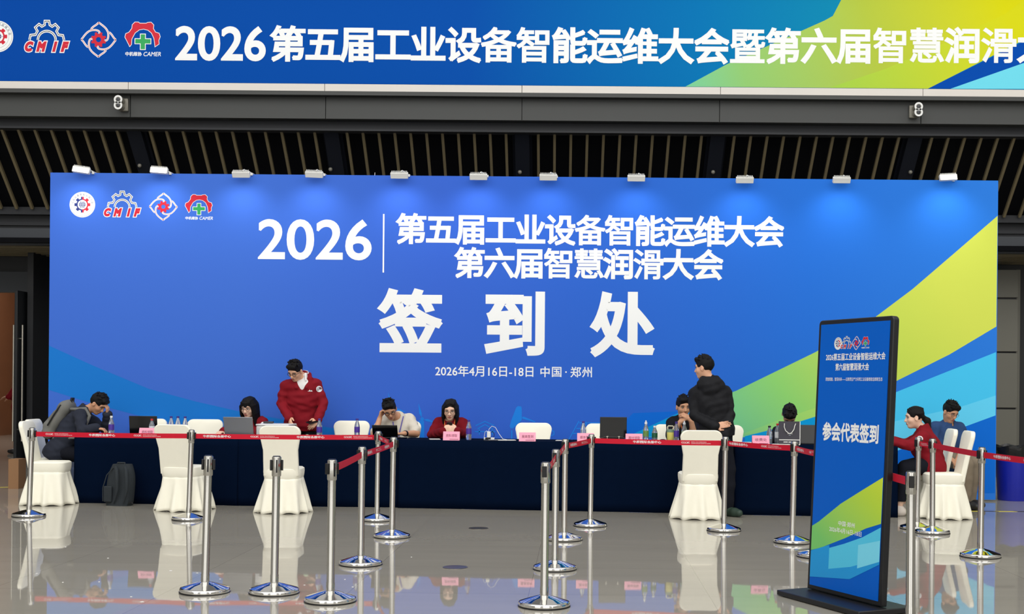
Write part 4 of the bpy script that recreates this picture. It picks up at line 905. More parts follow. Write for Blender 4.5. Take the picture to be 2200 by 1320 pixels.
m = MB(); m.box((-.09, -.085, .13), (.1, .03, .18)); m.build('front_pocket', 'backpack_dark', r, bevel=.012)
m = MB(); m.tube([(.15, -.06, .03), (.19, -.05, .05), (.205, -.06, .03)], .007); m.build('loose_strap', 'black_plastic', r)
# bin
bb = FP(2181, 1078); r = thing('trash_bin', 'large blue plastic bin with black liner at the right edge', 'bin', (bb.x+.05, 15.42, 0))
m = MB(); m.lathe([(0, 0), (.185, 0), (.19, .01), (.225, .60), (.245, .61), (.247, .66), (.225, .66), (.215, .60), (.18, .03), (0, .03)], n=40); m.build('bin_body', 'bin_blue', r)
m = MB(); N = 60; vs = []
for rr, z in ((.228, .55), (.252, .60), (.262, .645), (.262, .675), (.235, .685), (.22, .66), (.20, .55), (.16, .2)):
    for i in range(N): a = 2*PI*i/N; k = 1+.02*math.sin(a*11)+.012*math.sin(a*23+1); vs.append((rr*k*math.cos(a), rr*k*math.sin(a), z+.012*math.sin(a*7+rr*40)))
m.add(vs, [(j*N+i, j*N+(i+1) % N, (j+1)*N+(i+1) % N, (j+1)*N+i) for j in range(7) for i in range(N)]); m.build('liner_bag', 'liner_black', r)
# floor tape, sockets, box, specks
a, b = FP(2084, 1099), FP(2420, 1102); m = MB(); m.box(((a.x+b.x)/2, (a.y+b.y)/2, .001), ((b-a).length, .05, .002), Matrix.Rotation(math.atan2(b.y-a.y, b.x-a.x), 3, 'Z')); tag(m.build('floor_tape', 'tape'), 'yellow and black hazard tape on the floor behind the right chair', 'tape')
a, b = FP(-60, 1049), FP(36, 1047); m = MB(); m.box(((a.x+b.x)/2, (a.y+b.y)/2, .001), ((b-a).length, .05, .002), Matrix.Rotation(math.atan2(b.y-a.y, b.x-a.x), 3, 'Z')); tag(m.build('floor_tape', 'tape'), 'yellow and black hazard tape on the floor at the left edge', 'tape')
for (x, y), lb in (((1028, 1136), 'round metal floor socket in the empty floor, farther one'), ((978, 1220), 'round metal floor socket in the empty floor, nearer one')):
    p = FP(x, y); r = thing('floor_socket', lb, 'floor socket', p, 0, 'floor sockets'); m = MB(); m.lathe([(.07, 0), (.095, 0), (.095, .004), (.07, .005)], n=40); m.build('ring', 'socket_ring', r)
    m = MB(); m.lathe([(0, 0), (.071, 0), (.071, .004), (0, .0045)], n=40); m.build('lid', 'socket_lid', r)
p = FP(40, 1040); m = MB(); m.box((0, 0, .19), (.13, .22, .38)); o = m.build('cardboard_box', 'cardboard', None, smooth=False); o.location = (XW(38.5, 15.9), 15.9, 0); tag(o, 'brown cardboard box on the floor behind the left chairs', 'box')
for i, (x, y) in enumerate(((141, 1176), (232, 1200), (135, 1252), (282, 1283), (305, 1294), (367, 1227), (424, 1232), (473, 1245), (741, 1246), (758, 1262), (654, 1258), (884, 1198), (79, 1233), (213, 1251))):
    p = FP(x, y); m = MB(); s_ = .011 if i not in (4, 5) else .02; m.box((0, 0, .0012), (s_, s_*.9, .002)); o = m.build('paper_speck', 'paper_speck'); o.location = p; o.rotation_euler = (0, 0, i); tag(o, 'tiny white paper speck on the polished floor at front left', 'paper speck', 'paper specks on the floor')
# ================================================================ people
def sdf_mesh(prims, vox, wrinkle=0.0, wfreq=18.0, seed=0):
    "blend tapered limbs and ellipsoids into one continuous surface"
    lo = np.full(3, 1e9); hi = np.full(3, -1e9)
    for p in prims:
        if p[0] == 'cap': r = max(p[3], p[4]); pts = (np.array(p[1]), np.array(p[2]))
        elif p[0] == 'ell': r = max(p[2]); pts = (np.array(p[1]),)
        else: continue
        for q_ in pts: lo = np.minimum(lo, q_-r); hi = np.maximum(hi, q_+r)
    lo -= vox*3+.01; hi += vox*3+.01; n = np.ceil((hi-lo)/vox).astype(int)+1
    D = np.full(n, .25, np.float32); ax = [lo[i]+vox*np.arange(n[i]) for i in range(3)]
    def win(c0, c1, mg):
        a = np.clip(np.floor((c0-mg-lo)/vox).astype(int), 0, n); b = np.clip(np.ceil((c1+mg-lo)/vox).astype(int)+1, 0, n); return tuple(slice(i, j) for i, j in zip(a, b))
    for p in prims:
        kind = p[0]
        if kind == 'plane':
            nn, c = np.array(p[1]), p[2]
            d = (ax[0]*nn[0])[:, None, None]+(ax[1]*nn[1])[None, :, None]+(ax[2]*nn[2])[None, None, :]-c
            D = np.maximum(D, d.astype(np.float32)); continue
        k = p[-1]
        if kind in ('cap', 'subcap'):
            a, b, ra, rb = np.array(p[1], float), np.array(p[2], float), p[3], p[4]; R_ = max(ra, rb)
            w = win(np.minimum(a, b)-R_, np.maximum(a, b)+R_, k+2.5*vox+.012)
            X = ax[0][w[0]][:, None, None]-a[0]; Y = ax[1][w[1]][None, :, None]-a[1]; Z = ax[2][w[2]][None, None, :]-a[2]
            ba = b-a; L2 = max(ba@ba, 1e-9); t = np.clip((X*ba[0]+Y*ba[1]+Z*ba[2])/L2, 0, 1)
            d = np.sqrt((X-t*ba[0])**2+(Y-t*ba[1])**2+(Z-t*ba[2])**2)-(ra+(rb-ra)*t)
        else:
            c, r, R_ = np.array(p[1], float), p[2], (np.array(p[3], float) if p[3] is not None else np.eye(3)); m_ = max(r)
            w = win(c-m_, c+m_, k+2.5*vox+.012)
            X = ax[0][w[0]][:, None, None]-c[0]; Y = ax[1][w[1]][None, :, None]-c[1]; Z = ax[2][w[2]][None, None, :]-c[2]
            l = [X*R_[0, i]+Y*R_[1, i]+Z*R_[2, i] for i in range(3)]
            k0 = np.sqrt(sum((l[i]/r[i])**2 for i in range(3))); k1 = np.sqrt(sum((l[i]/r[i]**2)**2 for i in range(3)))+1e-9
            d = k0*(k0-1)/k1
        S = D[w]
        if kind.startswith('sub'):
            d = -d; h = np.clip(.5-.5*(S-d)/k, 0, 1) if k > 0 else (d > S)*1.0
            D[w] = S+(d-S)*h+k*h*(1-h)
        else:
            h = np.clip(.5+.5*(S-d)/k, 0, 1); D[w] = S+(d-S)*h-k*h*(1-h)
    if wrinkle:
        I = np.argwhere(np.abs(D) < .03); P = lo+I*vox; g = np.random.default_rng(seed); v = np.zeros(len(P))
        for _ in range(5):
            dr_ = g.normal(size=3); dr_ /= np.linalg.norm(dr_); d2 = g.normal(size=3); d2 /= np.linalg.norm(d2)
            v += np.sin(P@dr_*wfreq*g.uniform(.7, 2.2)+2.2*np.sin(P@d2*wfreq*.5+g.uniform(0, 6))+g.uniform(0, 6))
        D[tuple(I.T)] += (v/5*wrinkle).astype(np.float32)
    s = D < 0; acc = np.zeros(n-1, np.int8)
    for dx in (0, 1):
        for dy in (0, 1):
            for dz in (0, 1): acc += s[dx:n[0]-1+dx, dy:n[1]-1+dy, dz:n[2]-1+dz]
    act = (acc > 0) & (acc < 8); I = np.argwhere(act); idx = np.full(n-1, -1, np.int64); idx[act] = np.arange(len(I))
    cor = [(a, b, c) for a in (0, 1) for b in (0, 1) for c in (0, 1)]; pos = np.zeros((len(I), 3)); cnt = np.zeros(len(I))
    val = {c: D[I[:, 0]+c[0], I[:, 1]+c[1], I[:, 2]+c[2]].astype(float) for c in cor}
    for c in cor:
        for axi in range(3):
            if c[axi]: continue
            e = list(c); e[axi] = 1; e = tuple(e); v0, v1 = val[c], val[e]; mk = (v0 < 0) != (v1 < 0); t = np.where(mk, v0/np.where(mk, v0-v1, 1), 0)
            q_ = np.array(c, float)[None, :].repeat(len(I), 0); q_[:, axi] += t; pos += q_*mk[:, None]; cnt += mk
    V = lo+(I+pos/cnt[:, None])*vox; Fs = []
    for axi in range(3):
        sl0 = [slice(1, -1)]*3; sl1 = [slice(1, -1)]*3; sl0[axi] = slice(0, -1); sl1[axi] = slice(1, None)
        a = s[tuple(sl0)]; b = s[tuple(sl1)]; off = np.array([1, 1, 1]); off[axi] = 0
        E_ = np.argwhere(a != b); flip = a[tuple(E_.T)]; E_ = E_+off
        u, v = [(1, 2), (2, 0), (0, 1)][axi]; eu = np.zeros(3, int); eu[u] = 1; ev = np.zeros(3, int); ev[v] = 1
        ok = np.all(E_ < n-1, axis=1); E_, flip = E_[ok], flip[ok]
        g = lambda q_: idx[tuple(q_.T)]
        Q = np.stack([g(E_-eu-ev), g(E_-ev), g(E_), g(E_-eu)], 1); Q[~flip] = Q[~flip][:, ::-1]; Fs.append(Q)
    return V, np.concatenate(Fs)
def sdf_obj(name, prims, mt, parent, vox=.007, extra=None, mats=None, smooth_it=1, **k):
    V, Q = sdf_mesh(prims, vox, **k); m = MB(); m.v = [tuple(p) for p in V]; m.f = [tuple(int(i) for i in q_) for q_ in Q]; m.m = [0]*len(m.f)
    if smooth_it:
        A = V.copy(); 
        for _ in range(smooth_it):
            acc = np.zeros_like(A); c = np.zeros(len(A))
            for i in range(4): np.add.at(acc, Q[:, i], A[Q[:, (i+1) % 4]]); np.add.at(c, Q[:, i], 1); np.add.at(acc, Q[:, i], A[Q[:, (i-1) % 4]]); np.add.at(c, Q[:, i], 1)
            A = A*.5+acc/np.maximum(c, 1)[:, None]*.5
        m.v = [tuple(p) for p in A]
    if extra: extra(m)
    return m.build(name, mats or mt, parent, True, recalc=False)
V3 = lambda v: np.array(v, float)
def frame(a, pitch=0, roll=0):
    a, p, r = map(math.radians, (a, pitch, roll)); Fv = V3((math.sin(a), -math.cos(a), 0)); Lv = V3((math.cos(a), math.sin(a), 0)); U = V3((0, 0, 1))
    f = Fv*math.cos(p)-U*math.sin(p); u = U*math.cos(p)+Fv*math.sin(p); u2 = u*math.cos(r)+Lv*math.sin(r); l2 = Lv*math.cos(r)-u*math.sin(r)
    return np.stack([l2, f, u2], 1)      # columns: left, forward, up
def hand_prims(wr, d, nrm, side, curl, s=1.0, spread=1.0, thumb=.6):
    "palm, four bent fingers of unequal length and a thumb from the side of the palm"
    d = V3(d); d /= np.linalg.norm(d); nrm = V3(nrm); nrm = nrm-d*(nrm@d); nrm /= np.linalg.norm(nrm); ac = np.cross(d, nrm)*side; P = []
    wr = V3(wr)
    for i, o in enumerate((-.028, -.0095, .0095, .027)):
        base = wr+d*.088*s*(1-.05*abs(i-1.3))+ac*o*s*spread
        P.append(('cap', wr+d*.01+ac*o*.55*s, base, .015*s, .0125*s, .012))
        L = (.050, .058, .055, .043)[i]*s; c1 = math.radians(curl*.55); c2 = math.radians(curl*1.35)
        p1 = base+(d*math.cos(c1)+nrm*math.sin(c1))*L*.9; p2 = p1+(d*math.cos(c2)+nrm*math.sin(c2))*L*.8
        P += [('cap', base, p1, .0095*s, .0088*s, .004), ('cap', p1, p2, .0088*s, .007*s, .004)]
    t0 = wr+d*.022*s-ac*.018*s; t1 = t0+(-ac*.034+d*.028+nrm*.012)*s; t2 = t1+(-ac*.012*(1-thumb)+d*.034+nrm*.016*thumb)*s
    P += [('cap', t0, t1, .014*s, .0115*s, .010), ('cap', t1, t2, .0105*s, .0085*s, .004)]
    return P
def person(label, J, yaw, hd, top, bottom='trousers_dark', shoes='shoe_dark', skin='skin', hair='short', sleeve=1.0, fat=1.0, hem=-.10, standing=False, handL=None, handR=None, glasses=None, opening=None, extra=None, vox=.007, collar=None, hood=False, bare_ankle=False, seed=0, hs=1.0, gender='m'):
    """J: joints in world space; hd = (centre, yaw, pitch, roll); one continuous body, clothing and hair as children"""
    J = {k: V3(v) for k, v in J.items()}; Fr = frame(yaw); Lv, Fv = Fr[:, 0], Fr[:, 1]; U = V3((0, 0, 1))
    pel, ch = J['pel'], J['chest']
    r = thing('person', label, 'person', (pel[0], pel[1], 0))
    sw = 1.0 if gender == 'm' else .88
    J.setdefault('hipL', pel+Lv*.088); J.setdefault('hipR', pel-Lv*.088)
    if standing: dk = dict(knL=(0, .02, .50), anL=(.0, -.02, .085), knR=(0, .02, .50), anR=(0, -.02, .085))
    for s_, sg in (('L', 1), ('R', -1)):
        if standing:
            J.setdefault('kn'+s_, V3((0, 0, .50))+Lv*.10*sg+Fv*.02+V3((pel[0], pel[1], 0))); J.setdefault('an'+s_, V3((0, 0, .085))+Lv*.115*sg-Fv*.015+V3((pel[0], pel[1], 0)))
        else:
            J.setdefault('kn'+s_, V3((pel[0], pel[1], .50))+Lv*.12*sg+Fv*.42); J.setdefault('an'+s_, V3((pel[0], pel[1], .085))+Lv*.12*sg+Fv*.40)
        J.setdefault('toe'+s_, J['an'+s_]*V3((1, 1, 0))+V3((0, 0, .035))+Fv*.16)
    mid = pel*.5+ch*.5; spine = (ch-pel); spine /= np.linalg.norm(spine); hc, hy, hp, hr = hd; hc = V3(hc); H = frame(hy, hp, hr)
    sc0 = (J['shL']+J['shR'])/2
    def torso(e, hemz=None):
        f = fat
        P = [('cap', J['hipL'], J['hipR'], .098*f+e, .098*f+e, .05)]
        for s_ in (1, -1):
            P += [('cap', pel+Lv*.055*s_, mid+Lv*.062*s_*sw, .100*f+e, .092*f+e*(1.5 if e > 0 else 1), .06), ('cap', mid+Lv*.062*s_*sw, ch-spine*.13+Lv*.075*s_*sw, .092*f+e*(1.5 if e > 0 else 1), .098*sw+e, .06)]
        P += [('cap', J['shL']-(J['shL']-sc0)*.12, J['shR']-(J['shR']-sc0)*.12, .058+e, .058+e, .05), ('cap', ch-spine*.10, ch+spine*.01, .085+e*.7, .060+e*.4, .05)]
        if gender == 'f':
            for s_ in (1, -1): P.append(('ell', ch-spine*.20+Lv*.07*s_+Fv*.085, (.062+e, .05+e, .062+e), None, .04))
        return P
    def arm(s_, e, t=1.0):
        sh, el, wr = J['sh'+s_], J['el'+s_], J['wr'+s_]
        P = [('cap', sh, sh*.5+el*.5, .052+e, .047+e, .03), ('cap', sh*.5+el*.5, el, .047+e, .041+e, .02)]
        if t > .5:
            q_ = (t-.5)/.5; P.append(('cap', el, el+(wr-el)*q_, .041+e, .029+e+(.012*q_ if e > .01 else 0), .02))
        elif e > 0: P = [('cap', sh, sh+(el-sh)*t*2, .052+e, .050+e*1.3, .03)]
        return P
    def leg(s_, e):
        h, k, a = J['hip'+s_], J['kn'+s_], J['an'+s_]
        return [('cap', h, k, .082*fat+e, .056+e, .04), ('cap', k, k*.6+a*.4, .054+e, .054+e, .02), ('cap', k*.6+a*.4, a, .054+e, .036+e*1.2, .02)]
    hw = lambda l, f, u: hc+H@V3((l, f, u))*hs
    nb = ch+spine*.0
    body = torso(-.012)+arm('L', 0)+arm('R', 0)+leg('L', 0)+leg('R', 0)
    for s_ in 'LR': body.append(('cap', J['an'+s_]-V3((0, 0, .03)), J['toe'+s_], .036, .028, .02))
    body += [('cap', nb-spine*.02, hw(0, -.022, -.055), .056 if gender == 'm' else .050, .050 if gender == 'm' else .044, .03)]
    R9 = H
    body += [('ell', hw(0, -.014, .030), (.075*hs, .094*hs, .090*hs), R9, .02), ('ell', hw(0, .018, -.030), (.060*hs, .070*hs, .086*hs), R9, .03), ('ell', hw(0, .055, -.092), (.028*hs, .028*hs, .024*hs), R9, .025),
             ('ell', hw(.034, .048, -.028), (.028*hs, .030*hs, .026*hs), R9, .02), ('ell', hw(-.034, .048, -.028), (.028*hs, .030*hs, .026*hs), R9, .02), ('ell', hw(0, .070, .028), (.05*hs, .016*hs, .014*hs), R9, .02),
             ('cap', hw(0, .082, .012), hw(0, .101, -.030), .0085*hs, .0135*hs, .010), ('cap', hw(.012, .088, -.034), hw(-.012, .088, -.034), .009*hs, .009*hs, .008),
             ('cap', hw(.014, .082, -.060), hw(-.014, .082, -.060), .010*hs, .010*hs, .012),
             ('subell', hw(.032, .092, .004), (.016*hs, .014*hs, .010*hs), R9, .010), ('subell', hw(-.032, .092, .004), (.016*hs, .014*hs, .010*hs), R9, .010)]
    for sg in (1, -1): body += [('ell', hw(.077*sg, -.006, -.008), (.010*hs, .020*hs, .032*hs), R9, .006), ('subell', hw(.086*sg, .002, -.004), (.006*hs, .010*hs, .016*hs), R9, .006)]
    for s_, hnd, sd in (('L', handL, 1), ('R', handR, -1)):
        if hnd is None: hnd = (J['wr'+s_]-J['el'+s_], -U, 25)
        body += hand_prims(J['wr'+s_], hnd[0], hnd[1], hnd[3] if len(hnd) > 3 else sd, hnd[2])
    Rm = Matrix([list(x) for x in H])
    def face(m):
        for sg in (1, -1):
            m.ell(hw(.032*sg, .0765, .003), (.0145*hs, .007*hs, .0042*hs), Rm, 12, 1); m.ell(hw(.031*sg, .0825, .0015), (.0064*hs, .0028*hs, .0040*hs), Rm, 10, 2)
            m.tube([hw(.015*sg, .0795, .0085), hw(.032*sg, .0830, .0125), hw(.049*sg, .0725, .0065)], .0034*hs, 6, 3)
            m.tube([hw(.014*sg, .0900, .0265), hw(.032*sg, .0880, .0295), hw(.050*sg, .0735, .0235)], [.0026*hs, .0036*hs, .0020*hs], 6, 3)
        m.ell(hw(0, .0895, -.0585), (.021*hs, .0065*hs, .0042*hs), Rm, 12, 4); m.ell(hw(0, .0885, -.0675), (.017*hs, .0065*hs, .0052*hs), Rm, 12, 4)
    sdf_obj('body', body, skin, r, vox, face, [skin, 'eye_white', 'eye_dark', 'brow', 'lip'])
    # hair
    hp_ = []
    pl = lambda n_, o: ('plane', tuple(H@V3(n_)), float((H@V3(n_))@hw(*o)))
    if hair == 'short':
        hp_ = [('ell', hw(0, -.016, .036), (.0815*hs, .1005*hs, .0955*hs), R9, .01), ('ell', hw(0, .03, .092), (.055*hs, .055*hs, .036*hs), R9, .02), ('cap', hw(-.04, .062, .086), hw(.04, .062, .086), .022*hs, .022*hs, .02),
               ('subell', hw(0, .105, .0), (.080*hs, .068*hs, .062*hs), R9, .008), ('subell', hw(.10, .045, -.03), (.04*hs, .055*hs, .06*hs), R9, .01), ('subell', hw(-.10, .045, -.03), (.04*hs, .055*hs, .06*hs), R9, .01),
               pl((0, .50, -.86), (0, .0, -.028))]
        wk = .0045
    else:
        hp_ = [('ell', hw(0, -.014, .034), (.080*hs, .098*hs, .090*hs), R9, .01)]
        if hair in ('long', 'fringe'):
            for sg in (): hp_ += [('cap', hw(.070*sg, -.01, .02), hw(.080*sg, .005, -.11), .030*hs, .034*hs, .03), ('cap', hw(.080*sg, .005, -.11), hw(.082*sg, .02, -.20), .034*hs, .024*hs, .03)]
            hp_ += [('cap', hw(-.04, -.07, .0), hw(-.05, -.075, -.18), .05*hs, .045*hs, .04), ('cap', hw(.04, -.07, .0), hw(.05, -.075, -.18), .05*hs, .045*hs, .04)]
        if hair == 'long': hp_ += [('subell', hw(.006, .110, -.030), (.056*hs, .070*hs, .108*hs), R9, .012)]
        elif hair == 'fringe': hp_ += [('subell', hw(0, .110, -.066), (.056*hs, .068*hs, .090*hs), R9, .008)]
        elif hair == 'ponytail':
            hp_ += [('subell', hw(0, .112, -.015), (.085*hs, .075*hs, .088*hs), R9, .01), ('subell', hw(.10, .03, -.05), (.045*hs, .05*hs, .06*hs), R9, .01), ('subell', hw(-.10, .03, -.05), (.045*hs, .05*hs, .06*hs), R9, .01), ('plane', tuple(H@V3((0, .45, -.89))), float((H@V3((0, .45, -.89)))@hw(0, 0, -.055))),
                    ('cap', hw(0, -.10, -.015), hw(0, -.135, -.05), .026*hs, .034*hs, .02), ('cap', hw(0, -.135, -.05), hw(0, -.15, -.13), .036*hs, .022*hs, .02)]
        wk = .003
    g_ = np.random.default_rng(seed+40)
    if hair == 'short':
        tf = []
        for _ in range(70):
            a_ = g_.uniform(-PI, PI); t_ = g_.uniform(0, 1.15); dd = V3((math.sin(t_)*math.sin(a_), math.sin(t_)*math.cos(a_), math.cos(t_)))
            if dd[1] > .55 and dd[2] < .55: continue
            p0 = V3((0, -.012, .040))+dd*V3((.076, .094, .088)); p1 = p0+dd*g_.uniform(.012, .026)+V3((g_.normal()*.008, .014+g_.normal()*.006, .002))
            tf.append(('cap', hw(*p0), hw(*p1), .012*hs, .004*hs, .006))
        hp_ = hp_[:3]+tf+hp_[3:]
    else:
        tf = []; ends = dict(long=-.20, fringe=-.20).get(hair)
        for sg in (1, -1):
            for f_ in np.linspace(-.085, .058, 9):
                q_ = math.sqrt(max(.05, 1-((f_+.014)/.103)**2)); zt_ = .034+.086*q_; n1 = g_.normal()*.003; part = .012
                if hair == 'ponytail':
                    P_ = [(.0+.02*sg*0+.006*sg, f_, zt_), (.050*sg*q_, f_-.005, .036+.074*q_), (.083*sg*q_, f_*.7-.03, .040), (.060*sg*q_, -.075, .005), (0, -.105, -.01)]; W_ = (.008, .010, .011, .011, .012)
                else:
                    P_ = [(part+.004*sg, f_, zt_+.002), (part*.5+.052*sg*q_, f_, .032+.070*q_), (.086*sg*(.45+.55*q_)+n1, f_*.92, .030), (.090*sg*(.6+.4*q_)+n1, f_*.75+.004, -.07), ((.080+n1)*sg*(.7+.3*q_), f_*.55+.014, ends+g_.uniform(-.02, .02))]; W_ = (.010, .012, .013, .014, .007)
                for k_ in range(4): tf.append(('cap', hw(*P_[k_]), hw(*P_[k_+1]), W_[k_]*hs, W_[k_+1]*hs, .005))
        if hair == 'fringe':
            for x_ in np.linspace(-.055, .055, 9): tf.append(('cap', hw(x_*.5, .040, .106), hw(x_*.95, .079-abs(x_)*.35, .072), .010*hs, .011*hs, .005)); tf.append(('cap', hw(x_*.95, .080-abs(x_)*.35, .075), hw(x_, .092-abs(x_)*.45, .030+g_.uniform(-.006, .006)), .011*hs, .006*hs, .005))
        hp_ = hp_[:1]+tf+hp_[1:]
    sdf_obj('hair', hp_, 'hair_black', r, .0048, wrinkle=wk, wfreq=60, seed=seed)
    # upper garment
    e = .020
    g = torso(e)
    for s_ in 'LR': g += arm(s_, .012, sleeve)
    if hem < 0: g += [('cap', J['hipL']+spine*hem, J['hipR']+spine*hem, .105*fat+e, .105*fat+e, .05)]
    if hood:
        Rh = np.stack([Lv, Fv, U], 1); g += [('ell', ch-Fv*.085-U*.035, (.155, .050, .085), Rh, .02), ('ell', ch-Fv*.118-U*.085, (.085, .032, .06), Rh, .03), ('cap', ch+Lv*.075-Fv*.05+U*.025, ch+Lv*.085+Fv*.035-U*.005, .034, .024, .03), ('cap', ch-Lv*.075-Fv*.05+U*.025, ch-Lv*.085+Fv*.035-U*.005, .034, .024, .03)]
    if collar == 'high': g += [('cap', nb-spine*.01, nb+spine*.045+Fv*.0, .078, .070, .02), ('subcap', nb+spine*.03, nb+spine*.12+Fv*.01, .056, .075, .006)]
    else: g += [('subcap', nb-spine*.005+Fv*.02, hw(0, -.02, -.06), .053, .060, .008)]
    if opening:
        for sg in (1, -1): g += [('cap', ch+Lv*.062*sg-Fv*.045+spine*.03, ch+Lv*.098*sg+Fv*.055-spine*.02, .030, .022, .02), ('cap', ch+Lv*.098*sg+Fv*.055-spine*.02, ch+Lv*.06*sg+Fv*.118-spine*.12, .022, .012, .02)]
        a, b, ra, rb_ = opening; g += [('subcap', a, b, ra, rb_, .006)]
    g += [('plane', tuple(-spine), float(-spine@(pel+spine*(hem-.04))))]
    if standing is False: pass
    gname = 'jacket' if ('jacket' in top or 'hoodie' in top) else 'shirt'
    sdf_obj(gname, g, top, r, vox, wrinkle=.011, wfreq=38, seed=seed)
    pt = [('cap', J['hipL'], J['hipR'], .104*fat, .104*fat, .05), ('cap', pel, pel+spine*.10, .105*fat, .105*fat, .05)]+leg('L', .017)+leg('R', .017)
    if bare_ankle: pt.append(('plane', (0, 0, -1), -.16))
    else: pt.append(('plane', (0, 0, -1), -.055))
    sdf_obj('trousers', pt, bottom, r, .009, wrinkle=.005, wfreq=30, seed=seed+5)
    for s_ in 'LR':
        a, t_ = J['an'+s_], J['toe'+s_]; dd = t_-a; dd[2] = 0; dd /= np.linalg.norm(dd); a0 = V3((a[0], a[1], .045))
        sdf_obj('shoe', [('cap', a0-dd*.035, a0+dd*.10, .046, .046, .03), ('cap', a0+dd*.10, a0+dd*.17, .046, .038, .03), ('cap', a0, a0+V3((0, 0, .04)), .048, .046, .03), ('plane', (0, 0, -1), -.001)], shoes, r, .008)
    if glasses:
        m = MB(); rw = .0026*hs if glasses == 'glasses_frame' else .0019*hs
        for sg in (1, -1):
            m.tube([hw(.034*sg+.022*math.cos(t), .0935-.22*abs(.034*sg+.022*math.cos(t))**1.4, .0+.018*math.sin(t)) for t in np.linspace(0, 2*PI, 17)[:-1]], rw, 6, closed=True)
            m.tube([hw(.056*sg, .082, .004), hw(.078*sg, .03, .004), hw(.079*sg, -.012, .0)], rw, 6)
        m.tube([hw(-.012, .094, .004), hw(0, .099, .007), hw(.012, .094, .004)], rw, 6); m.build('glasses', glasses, r, True)
    if extra: extra(r, J, hw, H, Lv, Fv, spine, ch)
    return r
from mathutils.bvhtree import BVHTree
def surf(r, names, back=.5):
    "ray caster onto the clothing of a person (world space)"
    T_ = []
    for o in r.children:
        if o.name.split('.')[0] in names:
            q_ = r.location; T_.append(BVHTree.FromPolygons([tuple(v.co+q_) for v in o.data.vertices], [tuple(p.vertices) for p in o.data.polygons]))
    def hit(p, d, off=.003):
        d = Vector(d).normalized(); best = None
        for t in T_:
            l, n_, i_, ds = t.ray_cast(Vector(p)-d*back, d)
            if l is not None and (best is None or ds < best[1]): best = (l-d*off, ds)
        return best[0] if best else Vector(p)
    return hit
def disc(r, name, c, d, rad, mts, names=('jacket',)):
    "round badge that follows the cloth; d = viewing direction onto it"
    h = surf(r, names); d = Vector(d).normalized(); ux = d.cross(Vector((0, 0, 1))).normalized(); uz = ux.cross(d)
    def ringm(m, r0, r1, off, n=20):
        vs = []
        for i in range(n):
            t = 2*PI*i/n
            for q_ in (r0, r1): vs.append(h(Vector(c)+ux*(q_*math.cos(t))+uz*(q_*math.sin(t)), d, off))
        m.add(vs, [(2*i, 2*i+1, (2*i+3) % (2*n), (2*i+2) % (2*n)) for i in range(n)])
    m = MB(); ringm(m, .001, rad, .0025); o = m.build(name, mts[0], r, True, smooth=False)
    m = MB(); ringm(m, rad*.55, rad*.72, .004); ringm(m, .001, rad*.3, .004, 12); m.build('badge_mark', mts[1], o, True, smooth=False, rel=tuple(r.location))
def hold_phone(c, n_, up, label, sz=(.072, .009, .15)):
    n_ = Vector(n_).normalized(); up = Vector(up); up = (up-n_*up.dot(n_)).normalized(); x = up.cross(n_); R = Matrix((x, n_, up)).transposed()
    r = thing('phone', label, 'phone', c); m = MB(); m.box((0, 0, 0), sz, R); m.build('phone_case', 'black_plastic', r, bevel=.003)
    m = MB(); m.box(R @ Vector((0, sz[1]/2+.0004, 0)), (sz[0]-.008, .0006, sz[2]-.01), R); m.build('phone_screen', 'screen_glass', r)
def lanyard(mt, w=.013):
    def f(r, J, hw, H, Lv, Fv, spine, ch):
        h = surf(r, ('shirt', 'jacket'), .26); m = MB()
        for sg in (1, -1):
            pts = [h(ch+Lv*(.066*sg)*(1-t)+Lv*.010*sg*t+spine*(.02-.30*t), -Fv, .004) for t in np.linspace(0, 1, 9)]
            vs = []
            for p in pts: vs += [p-Vector(Lv)*w/2, p+Vector(Lv)*w/2]
            m.add(vs, [(2*i, 2*i+1, 2*i+3, 2*i+2) for i in range(len(pts)-1)])
        o = m.build('lanyard', mt, r, True); md = o.modifiers.new('thickness', 'SOLIDIFY'); md.thickness = .002; md.offset = 1
    return f
PX3 = lambda x, y, d: V3(W(x, y, d))
def XZ(x, z, d): return V3((XW(x, d), d, z))
# man with the grey backpack, leaning on the table end, facing right
d = 14.40
J = dict(pel=XZ(131, .575, d+.02), chest=PX3(181, 884, d+.02), shL=PX3(178, 890, d+.20), shR=PX3(172, 893, d-.17), elR=PX3(176, 925, d-.26), wrR=PX3(207, 921, d-.22), elL=PX3(229, 925, d+.10), wrL=PX3(231, 892, d+.02))
def ex(r, J, hw, H, Lv, Fv, spine, ch):
    sdf_obj('collar', [('cap', ch-spine*.02, ch+spine*.035, .074, .066, .02), ('subcap', ch+spine*.02, ch+spine*.12, .055, .07, .004)], 'maroon_collar', r, .006)
person('person in dark navy jacket and grey backpack, leaning head on hand at left table end', J, 90, (PX3(210.5, 868, d), 80, 42, 0), 'jacket_navy', 'trousers_dark', 'shoe_dark', 'skin_tan', collar='high', fat=1.12,
       handL=((.1, -.25, 1), (-1, 0, .1), 60), handR=((1, 0, -.1), (0, 0, -1), 70), extra=ex, seed=2, hem=-.06)
